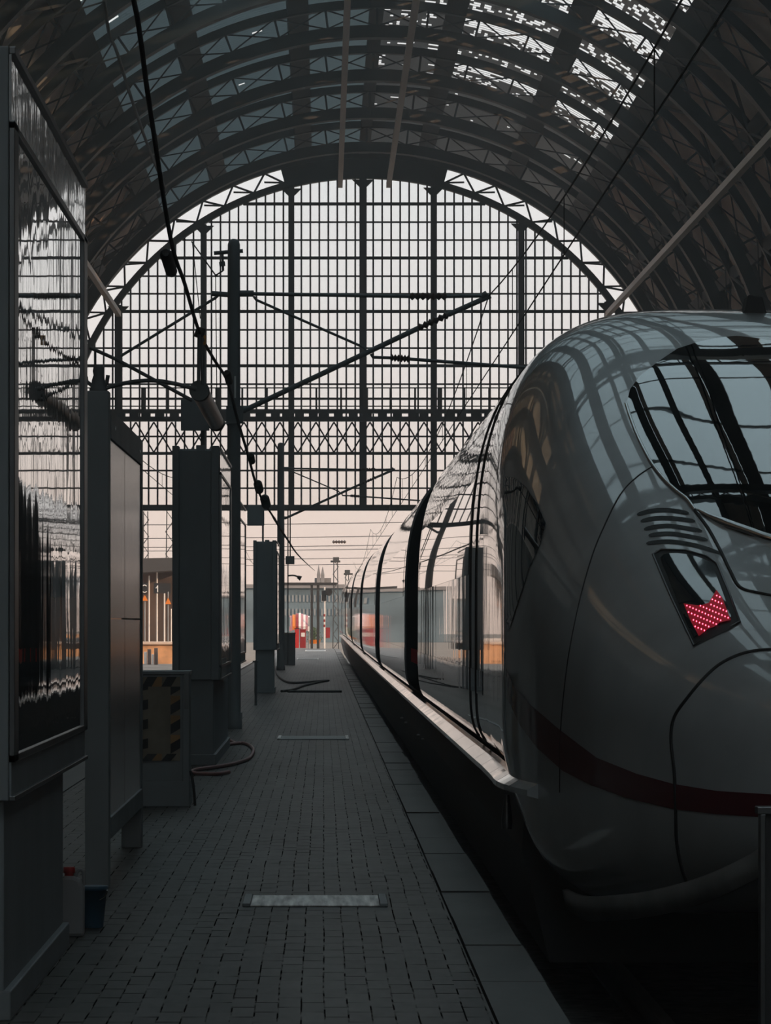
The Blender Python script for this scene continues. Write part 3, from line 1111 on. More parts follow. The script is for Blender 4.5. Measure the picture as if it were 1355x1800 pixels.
# underframe skirt
mb = MB()
yy = 24.0
vs = []
m = 50
for j in range(m + 1):
    Y = 23.2 + (220 - 23.2) * (j / m) ** 1.6
    for sx, z in ((-1.33, .66), (-1.36, .3), (-1.2, -.35), (1.2, -.35), (1.36, .3), (1.33, .66)):
        vs.append((CX + tdx(Y) + sx, Y, z + tdz(Y)))
mb.add(vs, [(j * 6 + t, j * 6 + (t + 1) % 6, (j + 1) * 6 + (t + 1) % 6, (j + 1) * 6 + t) for j in range(m) for t in range(6)] + [(5, 4, 3, 2, 1, 0), tuple(m * 6 + t for t in range(6))])
mb.build('underframe', M['under'], train)
mb = MB()
c = P(891, 1445, 23.6)
mb.tube([c + Vector((-.0, 0, .16)), c + Vector((.0, 0, .05)), c, c - Vector((0, 0, .04))], [.015, .03, .035, .03], 12)
mb.build('cable_coupling', M['case_frame'], train)
for x, y in ((676, 1189), (653, 1167), (640, 1157), (628, 1144), (618, 1137), (612, 1133), (666, 1176), (705, 1262), (712, 1270), (734, 1292), (742, 1299)):  # small pale spots along the skirt
    Yq = 1.12 * F / (x - VX)
    mb = MB()
    p = P(x, y, Yq); s_ = Yq / F
    mb.tube([p + Vector((-1.5 * s_, 0, 0)), p + Vector((-.8 * s_, 0, 0)), p + Vector((.03, 0, 0))], [.8 * s_, 1.6 * s_, 1.6 * s_], 10)
    mb.build('skirt_bolt', M['alu'], train)

# ------------------------------------------------------------------ display cases
def display_case(label, X0, X1, y0, y1, zb_, zt, frame_z, ped, lip=False):
    """tall anthracite advertising case: glass faces the platform (X1 side)"""
    r = thing('display_case', label, 'display case', ((X0 + X1) / 2, y0, 0), 'tall display cases along the platform')
    mb = MB()
    if lip:          # channel section seen from the end: two flanges and a recessed web
        mb.box(X0, X0 + .075, y0 - .04, y0 + .3, zb_, zt + .02)
        mb.box(X1 - .10, X1 - .012, y0 - .04, y0 + .3, zb_, zt + .02)
        mb.box(X0 + .075, X1 - .10, y0, y1, zb_, zt - .03)
        mb.box(X0 + .265, X0 + .37, y0 + .02, y0 + .12, zt - .03, zt + .03)
        mb.box(X0, X1 - .012, y0 + .3, y1, zb_, zt)
    else:
        mb.box(X0, X1 - .012, y0, y1, zb_, zt)
    mb.build('housing', M['case'], r, bevel=.006)
    f0, f1 = frame_z
    mb = MB()
    fw = .09 * (y1 - y0) / 2
    mb.box(X1 - .012, X1 + .012, y0 + .02, y0 + fw, f0, f1)
    mb.box(X1 - .012, X1 + .012, y1 - fw * 1.2, y1, f0, f1)
    mb.box(X1 - .012, X1 + .012, y0 + .02, y1, f1 - .035, f1 - .005)
    mb.box(X1 - .012, X1 + .012, y0 + .02, y1, f0, f0 + .03)
    mb.box(X1 - .012, X1 + .015, y0 + .02, y1, zt - .03, zt)
    mb.box(X1 - .012, X1 + .015, y0 + .02, y1, zb_, zb_ + .02)
    mb.build('frame', M['case_frame'], r, bevel=.003)
    mb = MB()
    mb.box(X1 - .011, X1 - .001, y0 + .02, y1, f1, zt - .03)
    mb.build('header_panel', M['laminate_gloss'], r)
    mb = MB()
    mb.box(X1 - .011, X1 - .002, y0 + .02, y1, zb_ + .02, f0)
    mb.build('lower_panel', M['case'], r)
    mb = MB()
    mb.add([(X1, y0 + fw, f0 + .03), (X1, y1 - fw * 1.2, f0 + .03), (X1, y1 - fw * 1.2, f1 - .035), (X1, y0 + fw, f1 - .035)], [(0, 1, 2, 3)])
    mb.box(X1 - .01, X1 - .004, y0 + fw, y1 - fw * 1.2, f0 + .03, f1 - .035)
    mb.build('glass', M['case_glass'], r)
    mb = MB()
    px0, px1, py1 = ped
    mb.box(px0, px1, y0 + .06, py1, 0, zb_)
    mb.box(px0 - .03, px1 + .03, y0 + .03, py1 + .03, 0, .12)
    mb.build('pedestal', M['case'], r, bevel=.006)
    return r
M['laminate_gloss'] = mat('glossy_brown_header', (.05, .042, .038), .12, coat=1, coat_rough=.03, noise=((2, 2, 3), .5), bump=((1, 2.2, 2.0), .004))

dc = display_case('large glass-fronted display case, nearest of all, reflecting the train and gable', -1.79, -1.25, 16.2, 21.22, .885, 3.915, (1.04, 3.62), (-1.7, -1.285, 19.95))
dc2 = display_case('tall anthracite display case behind the hazard-striped box, with a notched top', -1.695, -1.157, 45.4, 50.55, .96, 3.57, (1.1, 3.3), (-1.62, -1.235, 52.3), True)
mb = MB(); mb.box(-1.156, -1.148, 45.7, 47.9, .98, 1.19); mb.build('info_label', M['label'], dc2, label='pale printed label')
dc3 = display_case('narrow glimpse of a display case right behind the first catenary mast', -1.84, -1.30, 62.5, 67.6, .96, 3.5, (1.1, 3.25), (-1.76, -1.38, 67.4), True)
dc4 = display_case('distant display case standing left of the second catenary mast', -1.60, -1.06, 92.4, 97.5, .98, 3.47, (1.1, 3.25), (-1.55, -1.13, 94.0), True)

# laminated notice wall between two posts
r = thing('notice_wall', 'brown laminated notice wall between two black posts, glossy upright boards', 'notice wall', (-1.36, 24.4, 0))
mb = MB(); mb.box(-1.436, -1.292, 24.35, 24.55, 0, 3.0); mb.build('post', M['case'], r, bevel=.006)
mb = MB(); mb.box(-1.436, -1.292, 28.75, 28.95, 0, 2.9); mb.build('post', M['case'], r, bevel=.006)
z0, z1 = .42, 2.72
for k in range(2):
    ya, yb = 24.55 + k * 1.9, 24.55 + (k + 1) * 1.9 + (.4 if k else 0)
    for za, zb2 in ((z0, 1.622), (1.632, z1)):
        mb = MB(); mb.box(-1.36, -1.300, ya + .02, yb - .02, za, zb2); mb.build('board', M['laminate'], r)
mb = MB(); mb.box(-1.40, -1.288, 24.55, 28.75, 2.72, 2.90); mb.build('top_rail', M['case_frame2'] if 'case_frame2' in M else M['case'], r, bevel=.004)
mb = MB(); mb.box(-1.40, -1.286, 24.55, 28.75, .29, .42); mb.build('bottom_rail', M['case'], r, bevel=.004)
mb = MB(); mb.tube([(-1.284, 24.7 + .25, 2.8), (-1.28, 24.7 + .25, 2.8)], .012, 10); mb.tube([(-1.284, 28.3, 2.8), (-1.28, 28.3, 2.8)], .012, 10); mb.build('bolt', M['chrome'], r)

# tubular platform lamp on the notice wall post
r = thing('platform_lamp', 'tubular platform lamp on a bowed arm above the brown notice wall', 'lamp', (-1.36, 24.45, 3.0))
mb = MB()
Yl = 24.45
c = P(173, 690, Yl)
mb.lathe((c.x, Yl, 3.0), [(.055, 0), (.055, .02), (.045, .03), (.04, .07), (.03, .10), (.035, .125), (.03, .15), (.012, .165)], 16)
mb.tube([(c.x - .03, Yl, 3.03), (c.x - .07, Yl, 3.06), (c.x - .075, Yl, 3.09)], .012, 8)
mb.tube([(c.x + .03, Yl, 3.03), (c.x + .05, Yl, 3.05), (c.x + .058, Yl, 3.10)], .012, 8)
mb.build('bracket', M['mast'], r)
mb = MB()
mb.tube(smooth_path([P(176, 686, Yl), P(200, 678, Yl), P(235, 671, Yl), P(270, 669, Yl), P(305, 674, Yl), P(345, 684, Yl)]), .013, 8)
mb.build('arm', M['mast'], r)
mb = MB()
mb.tube([P(158, 611, Yl), P(205, 632, Yl), P(338, 704, Yl)], .011, 8)
mb.tube([P(168, 690, Yl), P(168, 616, Yl)], .006, 6)
mb.build('stay', M['mast'], r)
a, b = P(350, 686, Yl), P(380, 743, 28.35)
d = (b - a)
mb = MB(); mb.tube([a + d * .03, b], .056, 20); mb.build('housing', M['alu'], r)
mb = MB(); mb.tube([a, a + d * .04], .061, 20); mb.build('end_cap', M['mast'], r)
mb = MB(); mb.tube([b - d * .03, b + d * .005], .061, 20); mb.build('end_cap', M['mast'], r)
mb = MB(); mb.tube([P(349, 672, Yl), P(350, 588, Yl)], .011, 8); mb.tube([P(356, 676, Yl), P(355, 592, Yl)], .008, 8); mb.build('hanger_rod', M['mast'], r)

# feed cable of the lamps
xw = -.75
def wp(x, y): return P(x, y, xw * F / (x - VX))
cab = smooth_path([wp(180, -160), wp(235, 0), wp(262, 180), wp(300, 420), wp(325, 500), wp(350, 583), wp(375, 630), wp(400, 672), wp(418, 740), wp(436, 800), wp(450, 852), wp(462, 880), wp(478, 905), wp(505, 948), wp(530, 982), wp(553, 1003)], 6)
r = thing('feed_cable', 'thick sagging cable with clamps running above the platform past the lamps', 'cable', (xw, 25, 4))
mb = MB(); mb.tube(cab, [.011 if p.y < 32 else .014 if p.y < 60 else .02 for p in cab], 8); mb.build('cable', M['wire'], r)
for (x, y, x2, y2, rr) in ((287, 444, 299, 480, .030), (395, 655, 400, 672, .03), (437, 800, 440, 812, .035), (449, 850, 453, 862, .05), (461, 876, 465, 888, .06)):
    mb = MB(); Yq = xw * F / (x - VX); p, q = P(x + 4, y, Yq), P(x2 + 3, y2, Yq + .9)
    mb.tube([p, p + (q - p) * .1, q - (q - p) * .1, q], [rr * .6, rr, rr, rr * .7], 12); mb.build('clamp', M['wire'], r)
mb = MB(); p = wp(357, 598); mb.tube([p + Vector((0, 0, -.03)), p + Vector((0, 0, .03))], .018, 10); mb.build('joint', M['amber'], r, label='amber joint')
p = wp(351, 585); mb = MB(); mb.tube([p + Vector((-.01, 0, -.03)), p + Vector((.01, 0, .03))], .03, 10); mb.build('clamp', M['wire'], r)

# hazard-striped box
hx0, hx1, hy, ht = -1.80, -1.164, 35.2, 1.18
r = thing('grit_box', 'low dark cabinet with a black and yellow hazard-striped front panel', 'cabinet', (-1.45, hy, 0))
mb = MB()
mb.box(hx0, hx1 - .012, hy, hy + .75, .08, ht - .03)
mb.box(hx0, hx1, hy - .02, hy + .77, ht - .03, ht)
mb.box(hx1 - .06, hx1, hy - .02, hy + .1, .05, ht - .03)
mb.build('body', M['case'], r, bevel=.006)
mb = MB(); mb.box(hx0 - .03, hx1, hy - .03, hy + .78, 0, .22); mb.build('plinth', M['case'], r, bevel=.006)
mb = MB(); mb.box(hx1 - .045, hx1 - .005, hy - .03, hy - .02, .85, ht - .02); mb.build('corner_edge', M['case_frame'], r, label='bare metal corner edge')
pz0, pz1, px0, px1 = .40, 1.13, -1.75, -1.245
mb = MB(); mb.box(px0, px1, hy - .012, hy, pz0, pz1); fp = mb.build('front_panel', M['panelgrey'], r, label='faded yellow panel')
mb = MB()
def stripes(x0, x1, za, zc, horiz):
    L = (x1 - x0) if horiz else (zc - za)
    k = 0.0
    while k < L - .02:
        k2 = min(k + .085, L)
        sh = .05
        if horiz: pl = [(x0 + k, hy - .014, za), (x0 + k2, hy - .014, za), (min(x0 + k2 + sh, x1), hy - .014, zc), (min(x0 + k + sh, x1), hy - .014, zc)]
        else: pl = [(x0, hy - .014, za + k), (x1, hy - .014, min(za + k + sh, zc)), (x1, hy - .014, min(za + k2 + sh, zc)), (x0, hy - .014, za + k2)]
        mb.prism(pl, (0, 0, 0), (0, .004, 0))
        k += .17
stripes(px0, px1, pz1 - .085, pz1, True); stripes(px0, px1, pz0, pz0 + .06, True)
stripes(px1 - .085, px1, pz0 + .06, pz1 - .085, False); stripes(px0, px0 + .225, pz0 + .06, pz1 - .085, False)
mb.build('black_stripes', M['black'], fp)
mb = MB()
for a0 in (0,):
    stripes(px0 + .085, px1 - .0, pz0, pz0 + .06, True)
mb2 = MB()
k = px0 + .09
while k < px1 - .09: mb2.box(k, k + .085, hy - .0135, hy - .011, pz0, pz0 + .06); mb2.box(k, k + .085, hy - .0135, hy - .011, pz1 - .085, pz1); k += .17
k = pz0 + .14
while k < pz1 - .12: mb2.box(px1 - .085, px1, hy - .0135, hy - .011, k, k + .085); k += .17
mb2.build('yellow_stripes', M['yellow'], fp)
mb = MB()
mb.tube(smooth_path([(hx1 + .01, hy - .03, .31), (hx1 + .03, hy - .06, .22), (hx1 + .045, hy - .08, .1), (hx1 + .05, hy - .1, .012)]), .012, 8)
mb.build('cable_tail', M['black'], r)

# ------------------------------------------------------------------ masts with cantilevers
def mast(label, x, Y, hz, wpx, arms):
    X = (x - VX) * Y / F
    r = thing('catenary_mast', label, 'mast', (X, Y, 0), 'catenary masts on the platform')
    w2 = wpx * Y / F / 2
    mb = MB()
    mb.lathe((X, Y, 0), [(w2 * 1.3, 0), (w2 * 1.3, .12), (w2 * 1.12, .14), (w2 * 1.08, hz * .5), (w2, hz * .93), (w2 * .98, hz - w2 * .9), (w2 * .8, hz - w2 * .3), (w2 * .3, hz)], 20)
    mb.build('pole', M['mast'], r)
    return r, X, w2
m1, X1, w1 = mast('nearest tall round catenary mast with a wide cantilever over the train', 411, 61.0, EYE + (VY - 420) * 61 / F, 22, None)
Ym = 61.0
def ins(mb, a, b, n, r0, r1):
    a, b = Vector(a), Vector(b)
    pts, rs = [], []
    for i in range(n * 2 + 1):
        pts.append(a + (b - a) * i / (n * 2)); rs.append(r1 if i % 2 else r0)
    mb.tube(pts, rs, 10, smooth=False)
def cantilever(root, Y, tr):
    """tr maps the photo positions of the first mast's cantilever to this mast"""
    q = lambda x, y: P(*tr(x, y), Y)
    mb = MB()
    mb.tube([q(421, 516), q(720, 521)], .028, 8); mb.tube([q(785, 521), q(848, 520)], .028, 8)
    mb.build('top_tube', M['mast'], root)
    mb = MB(); mb.tube([q(428, 722), q(640, 622), q(735, 577)], .04, 8); mb.tube([q(788, 553), q(862, 520)], .04, 8); mb.build('diagonal_tube', M['mast'], root)
    mb = MB(); mb.tube([q(446, 521), q(450, 527), q(640, 611), q(645, 620)], .02, 8); mb.build('stay_tube', M['mast'], root)
    mb = MB(); mb.tube([q(652, 622), q(655, 628), q(686, 629)], .024, 8); mb.tube([q(718, 631), q(1000, 652)], .026, 8); mb.build('registration_arm', M['mast'], root)
    for (a, b, n) in (((720, 521), (785, 521), 7), ((735, 577), (788, 553), 6), ((686, 629), (720, 631), 6)):
        mb = MB(); ins(mb, q(*a), q(*b), n, .028, .062); mb.build('insulator', M['insulator'], root)
    mb = MB(); mb.tube([q(420, 516), q(446, 516)], .05, 10); mb.tube([q(420, 720), q(432, 720)], .055, 10); mb.tube([q(846, 522), q(856, 516)], .05, 8); mb.build('clamp', M['mast'], root)
cantilever(m1, Ym, lambda x, y: (x, y))
mb = MB(); mb.tube([P(401, 518, Ym), P(385, 518, Ym), P(378, 524, Ym), P(212, 626, Ym)], .022, 8); mb.tube([P(401, 518, Ym), P(372, 516, Ym)], .04, 8); mb.build('left_stay', M['mast'], m1)
mb = MB(); mb.tube([P(376, 445, Ym), P(427, 441, Ym)], .03, 8); mb.tube([P(391, 445, Ym), P(392, 476, Ym)], .018, 8); mb.tube([P(390, 460, Ym), P(391, 468, Ym)], .045, 8); mb.build('top_bracket', M['mast'], m1)
mb = MB(); mb.tube([P(392, 476, Ym), P(379, 484, Ym), P(337, 425, Ym + 5)], .012, 6); mb.tube([P(379, 484, Ym), P(381, 700, Ym)], .008, 6); mb.tube([P(338, 425, Ym + 5), P(352, 560, Ym + 5)], .008, 6); mb.build('guy_wire', M['wire'], m1)
mb = MB(); mb.box(X1 - w1 * 1.2, X1 + w1 * 1.5, Ym - w1 * 1.5, Ym - w1 * .5, EYE + (VY - 745) * Ym / F, EYE + (VY - 715) * Ym / F); mb.build('collar', M['mast'], m1)
mb = MB(); mb.box(X1 + w1 * .1, X1 + w1 * .35, Ym - w1 * 1.35, Ym - w1 * 1.0, EYE + (VY - 700) * Ym / F, EYE + (VY - 662) * Ym / F); mb.build('number_plate', M['white'], m1, label='small pale upright plate')  # white strip stands in for bright sky through a slot
Y2 = 137.0
m2, X2_, w2_ = mast('second, more distant catenary mast with a cantilever, behind the far display case', 493.5, Y2, EYE + (VY - 778) * Y2 / F, 12, None)
sc2 = Ym / Y2
cantilever(m2, Y2, lambda x, y: (VX + (x - 411) * sc2 + (493.5 - VX) + 0, 824 + (y - 518) * sc2 * .96))

# overhead wires of the train's track
wz_m, wz_c = EYE + (VY - 520) * Ym / F, EYE + (VY - 650) * Ym / F
def catenary_span(Xt, zs, zc, y0, y1, sag):
    return [Vector((Xt, y0 + (y1 - y0) * t / 16, zs - sag * 4 * (t / 16) * (1 - t / 16))) for t in range(17)]
r = thing('overhead_line', 'thin overhead contact line above the express train', 'overhead line', (CX, Ym, wz_m))
for a, b, sag in ((0, Ym, .6), (Ym, Y2, .9), (Y2, 213, .9), (213, 330, 1.2)):
    pts = catenary_span(CX, wz_m, wz_c, a, b, sag)
    mb = MB(); mb.tube(pts, .010, 6); mb.build('messenger_wire', M['wire'], r)
    for t in range(2, 15, 3):
        mb = MB(); mb.tube([pts[t], (CX, pts[t].y, wz_c)], .006, 5); mb.build('dropper', M['wire'], r)
mb = MB(); mb.tube([(CX, 0, wz_c), (CX, 330, wz_c)], .009, 6); mb.build('contact_wire', M['wire'], r)
r = thing('overhead_line', 'thin overhead contact line above the empty track left of the platform', 'overhead line', (-4.5, Ym, wz_m))
for a, b, sag in ((60, Y2, .9), (Y2, 213, .9), (213, 330, 1.2)):
    pts = catenary_span(-4.5, wz_m, wz_c, a, b, sag)
    mb = MB(); mb.tube(pts, .010, 6); mb.build('messenger_wire', M['wire'], r)
    for t in range(2, 15, 3):
        mb = MB(); mb.tube([pts[t], (-4.5, pts[t].y, wz_c)], .006, 5); mb.build('dropper', M['wire'], r)
mb = MB(); mb.tube([(-4.5, 60, wz_c), (-4.5, 330, wz_c)], .009, 6); mb.build('contact_wire', M['wire'], r)
# loose strand hanging under the left roof
mb = MB(); mb.tube(smooth_path([P(183, 0, 110), P(192, 60, 112), P(205, 90, 114), P(230, 170, 120), P(262, 262, 130), P(290, 330, 140)]), .05, 6)
tag(mb.build('hanging_wire', M['wire']), 'thin wire hanging under the left side of the roof, beside the thick cable', 'wire')

# ------------------------------------------------------------------ signs on poles
def pole_sign(label, x0, x1, y0, y1, Y, px, ptop, pbot, r0=.022):
    a, b = P(x0, y1, Y), P(x1, y0, Y)
    r = thing('platform_sign', label, 'sign', (P(px, pbot, Y).x, Y, P(px, pbot, Y).z), 'dark platform signs')
    mb = MB(); mb.box(a.x, b.x, Y - .04, Y + .04, a.z, b.z); mb.build('sign_plate', M['case'], r, bevel=.006)
    mb = MB(); mb.tube([P(px, ptop, Y) + Vector((0, .07, 0)), P(px, pbot, Y) + Vector((0, .07, 0))], r0, 8); mb.build('pole', M['mast'], r)
    return r
pole_sign('dark square platform sign on a pole over the notched display case', 318, 368, 702, 757, 46.2, 356, 586, 787)
pole_sign('dark square sign just under the gable beam, between the two masts', 434.5, 464.5, 888, 924, 94.0, 462, 880, 953)
r = pole_sign('small far dark sign on a twin pole beside the second mast', 502, 517.5, 977.5, 992, 153, 506, 890, 1167)
mb = MB(); mb.tube([P(510, 890, 153) + Vector((0, .07, 0)), P(510, 985, 153) + Vector((0, .07, 0))], .022, 8); mb.build('pole', M['mast'], r)
mb = MB(); mb.tube(smooth_path([P(506, 1012, 153), P(516, 1011.5, 153), P(524, 1014, 153)]), .03, 8); mb.tube([P(523, 1014, 153), P(529, 1017, 153)], [.06, .1], 10); mb.build('lamp_arm', M['mast'], r)

# ------------------------------------------------------------------ things on the platform
def floor_pt(x, y, z=0.0):
    Y = (EYE - z) * F / (y - VY)
    return Vector(((x - VX) * Y / F, Y, z))
# jug and bucket
c = floor_pt(125, 1646)
r = thing('jug', 'white plastic canister with a red cap beside the near pedestal', 'canister', c)
mb = MB()
hw, hd, hh = .068, .055, .31
pr = [(-hw, 0), (hw, 0), (hw, hh * .8), (hw * .7, hh * .95), (hw * .2, hh), (-hw * .5, hh), (-hw, hh * .85)]
mb.prism([(c.x + a, c.y, b) for a, b in pr], (0, -hd, 0), (0, hd, 0)); mb.build('body', M['jug'], r, bevel=.018)
mb = MB(); mb.lathe((c.x - .01, c.y, .31), [(.024, 0), (.024, .012), (.03, .014), (.03, .04), (.026, .045)], 16); mb.build('cap', M['redcap'], r)
mb = MB(); mb.tube(smooth_path([(c.x + .02, c.y, .30), (c.x + .035, c.y, .335), (c.x + .06, c.y, .33), (c.x + .062, c.y, .26)]), .009, 8); mb.build('handle', M['jug'], r)
c = floor_pt(163, 1630)
r = thing('bucket', 'dark blue plastic bucket at the foot of the first black post', 'bucket', c)
mb = MB(); mb.lathe(c, [(.055, 0), (.075, .2), (.078, .2), (.078, .215), (.07, .215), (.05, .012)], 24); mb.build('body', M['bucket'], r)
mb = MB(); mb.lathe(c, [(.076, .195), (.081, .197), (.081, .217), (.076, .219)], 24); mb.build('rim', M['bucket'], r)
mb = MB(); mb.tube([c + Vector((.08 * math.cos(t), .08 * math.sin(t) * .3 - .075, .2 - .06 * abs(math.sin(t)))) for t in [math.pi * k / 12 for k in range(13)]], .003, 6); mb.build('handle', M['chrome'], r)
# metal floor covers
def cover(label, x0, x1, y0, y1, bright_ends=False):
    a, b = floor_pt(x0, y1), floor_pt(x1, y0)
    r = thing('floor_cover', label, 'floor cover', ((a.x + b.x) / 2, a.y, 0), 'metal floor covers')
    e_ = .045
    mb = MB(); mb.box(a.x + e_, b.x - e_, a.y, b.y, 0, .012); mb.build('plate', M['plate'] if not bright_ends else M['case'], r, bevel=.004)
    for xa, xb in ((a.x, a.x + e_), (b.x - e_, b.x)):
        mb = MB(); mb.box(xa, xb, a.y - .01, b.y + .01, 0, .02); mb.build('end_bracket', M['case'] if not bright_ends else M['plate'], r, bevel=.004)
    return r
cover('shiny worn metal floor cover across the pavers in the foreground', 426, 678, 1577, 1594)
cover('flat dark floor cover with two pale ends, midway down the platform', 487, 612, 1295, 1300.5, True)
cover('narrow metal floor cover near the far red cabinet', 536, 572, 1143, 1145, True)
cover('narrow metal floor cover just past the dark switch cabinet', 521, 560, 1157.5, 1160, True)
mb = MB(); a, b = floor_pt(505, 1217.5), floor_pt(600, 1215); mb.box(a.x, b.x, a.y, a.y + .25, 0, .05)
tag(mb.build('plank', M['black'], bevel=.005), 'dark plank lying across the platform in front of the far display case', 'plank')
# hoses
def hose(label, px, r_, m=None):
    pts = smooth_path([floor_pt(x, y, r_) if z is None else Vector((floor_pt(x, y + 0, 0).x, floor_pt(x, y, 0).y, z)) for x, y, z in px], 8)
    mb = MB(); mb.tube(pts, r_, 10)
    o = mb.build('hose', m or M['hose'])
    return tag(o, label, 'hose', 'hoses on the platform')
hose('faded red hose looping out from the notched display case', [(388, 1287, None), (402, 1300, None), (412, 1306, None), (398, 1309, None), (425, 1306, None), (440, 1311, None), (445, 1320, None), (437, 1333, None), (412, 1342, None), (380, 1348, None), (345, 1353, None), (337, 1358, None), (355, 1360, None), (385, 1360, None), (402, 1357, None)], .022)
hose('dark hose curling across the platform beside the far display case', [(483, 1172, None), (487, 1185, None), (497, 1195, None), (512, 1200, None), (540, 1199, None), (577, 1196, None), (560, 1199, None), (535, 1205, None), (515, 1212, None), (495, 1215, None)], .03, M['black'])
# slim stake
r = thing('stake', 'slim black metal stake with a crossbar in front of the far display case', 'stake', floor_pt(449.5, 1240))
p = floor_pt(449.5, 1240); h_ = 79 * p.y / F
mb = MB(); mb.tube([p, p + Vector((0, 0, h_))], .026, 8); mb.build('rod', M['mast'], r)
mb = MB(); mb.tube([p + Vector((-.06, 0, h_ - .02)), p + Vector((.05, 0, h_ - .02))], .016, 8); mb.build('crossbar', M['mast'], r)
# low pole at the mast foot
p = floor_pt(398, 1297); mb = MB(); mb.tube([p, p + Vector((0, 0, .45))], .02, 8)
tag(mb.build('stub_pipe', M['mast']), 'short upright pipe at the foot of the nearest catenary mast', 'pipe')
# switch cabinet and other far platform furniture
def simple_box(name, label, cat, x0, x1, y0, y1, depth, m, lid=None, parts=None):
    Y = EYE * F / (y1 - VY)
    a, b = P(x0, y1, Y), P(x1, y0, Y)
    r = thing(name, label, cat, ((a.x + b.x) / 2, Y, 0))
    mb = MB(); mb.box(a.x, b.x, Y, Y + depth, 0, b.z - .04); mb.build('body', m, r, bevel=.01)
    mb = MB(); mb.box(a.x - .02, b.x + .02, Y - .03, Y + depth + .03, b.z - .05, b.z); mb.build('lid', lid or m, r, bevel=.008)
    return r, a, b, Y
simple_box('switch_cabinet', 'dark switch cabinet behind the second mast', 'cabinet', 500, 519, 1112, 1169, .5, M['case'], M['suntop'])
r, a, b, Y = simple_box('fire_cabinet', 'bright red cabinet with a pale notice at the far platform end', 'cabinet', 527, 537.5, 1106, 1139, .5, M['signred'])
mb = MB(); mb.box(a.x + .08, b.x - .06, Y - .02, Y, .72, .98); mb.build('notice', M['white'], r)
simple_box('storage_box', 'dark red storage box beside the bright red cabinet', 'box', 518, 525.5, 1104, 1139, .6, M['redcap'], M['black'])
r, a, b, Y = simple_box('litter_bin', 'small red litter bin near the red and white marker pole', 'bin', 572.5, 580, 1103, 1121.5, .5, M['signred'])
# planter
Yp = EYE * F / (1131.5 - VY)
c = Vector(((552 - VX) * Yp / F, Yp, 0))
r = thing('planter', 'planter of green shrubs in front of the gantry posts', 'planter', c)
mb = MB(); mb.lathe(c, [(.42, 0), (.5, .28), (.52, .3), (.44, .3)], 20); mb.build('pot', M['orange'], r)
mb = MB()
for i in range(420):
    a_ = random.uniform(0, 6.283); q = abs(random.gauss(0, .35)); zz = .3 + random.uniform(0, .95) * (1 - q * .6)
    p = c + Vector((q * math.cos(a_) * 1.1, q * math.sin(a_), zz)); t = Vector((random.gauss(0, 1), random.gauss(0, 1), random.gauss(.4, 1))).normalized() * .13
    u = t.cross(Vector((random.gauss(0, 1), random.gauss(0, 1), .3))).normalized() * .04
    mb.add([p, p + t * .5 + u, p + t, p + t * .5 - u], [(0, 1, 2, 3)])
for k in range(7):
    a_ = k; mb.tube([c + Vector((0, 0, .2)), c + Vector((.3 * math.cos(a_), .3 * math.sin(a_), 1.0))], .012, 5)
mb.build('shrub', M['leaf'], r)

# ------------------------------------------------------------------ outside, beyond the gable
# gantry
Yq = 262.0
r = thing('gantry', 'dark steel portal gantry with two close posts beyond the hall', 'gantry', P(555, 1140, Yq))
for x, wd in ((548, 4.2), (559, 4.8)):
    p, q = P(x - wd / 2, 1028, Yq), P(x + wd / 2, 1028, Yq)
    mb = MB(); mb.box(p.x, q.x, Yq - .1, Yq + .1, -.9, p.z); mb.build('post', M['purlin'], r)
mb = MB(); p, q = P(498, 1029, Yq), P(592, 1024, Yq); mb.box(p.x, q.x, Yq - .15, Yq + .15, p.z, q.z); mb.build('crossbeam', M['purlin'], r)
# signal
Ys = 258.0
r = thing('railway_signal', 'black round railway signal with a hood beside the gantry', 'signal', P(570, 1110, Ys))
mb = MB(); p = P(570.5, 1054, Ys); mb.tube([(p.x, Ys, -.9), p + Vector((0, 0, .8))], .05, 8); mb.build('pole', M['white'], r)
mb = MB(); a, b = P(565.5, 1056, Ys), P(573.5, 1038, Ys); mb.box(a.x, b.x, Ys - .1, Ys + .2, a.z, b.z); mb.build('head', M['black'], r)
mb = MB(); p = P(578, 1041, Ys); mb.tube([p + Vector((0, -.2, 0)), p + Vector((0, .1, 0))], .23, 16); a = P(572, 1041, Ys); mb.bar(a, p, .1, .15); mb.build('lamp_hood', M['black'], r)
r = thing('marker_pole', 'red and white banded marker pole below the round signal', 'pole', P(570, 1107, 256))
for k in range(6):
    a, b = P(570, 1107 - k * 4.6, 255), P(570, 1107 - (k + 1) * 4.6, 255)
    mb = MB(); mb.tube([a, b], .055, 8); mb.build('band', M['signred'] if k % 2 else M['white'], r)
mb = MB(); a = P(570, 1107, 255); mb.tube([(a.x, 255, -.9), a], .05, 8); mb.build('foot', M['white'], r)
# lattice masts
def lattice_mast(label, x, ytop, Y, w_, arm=None):
    t = P(x, ytop, Y)
    r = thing('lattice_mast', label, 'mast', (t.x, Y, -.9), 'lattice masts beyond the hall')
    mb = MB(); h = t.z + .9
    for sx in (-1, 1):
        for sy in (-1, 1): mb.bar((t.x + sx * w_, Y + sy * w_, -.9), (t.x + sx * w_ * .6, Y + sy * w_ * .6, t.z), .07, .07)
    n = int(h / (w_ * 2.4))
    for i in range(n):
        z0, z1 = -.9 + h * i / n, -.9 + h * (i + 1) / n
        for sy in (-1, 1): mb.bar((t.x - w_ * .9, Y + sy * w_ * .8, z0 if i % 2 else z1), (t.x + w_ * .9, Y + sy * w_ * .8, z1 if i % 2 else z0), .05, .05)
    mb.build('tower', M['steel'], r)
    if arm:
        mb = MB(); mb.bar(P(x + arm[0], ytop + 4, Y), P(x + arm[1], ytop + 4, Y), .1, .14); mb.box(t.x - .2, t.x + .25, Y - .2, Y + .2, t.z - .2, t.z + .15); mb.build('crossarm', M['steel'], r)
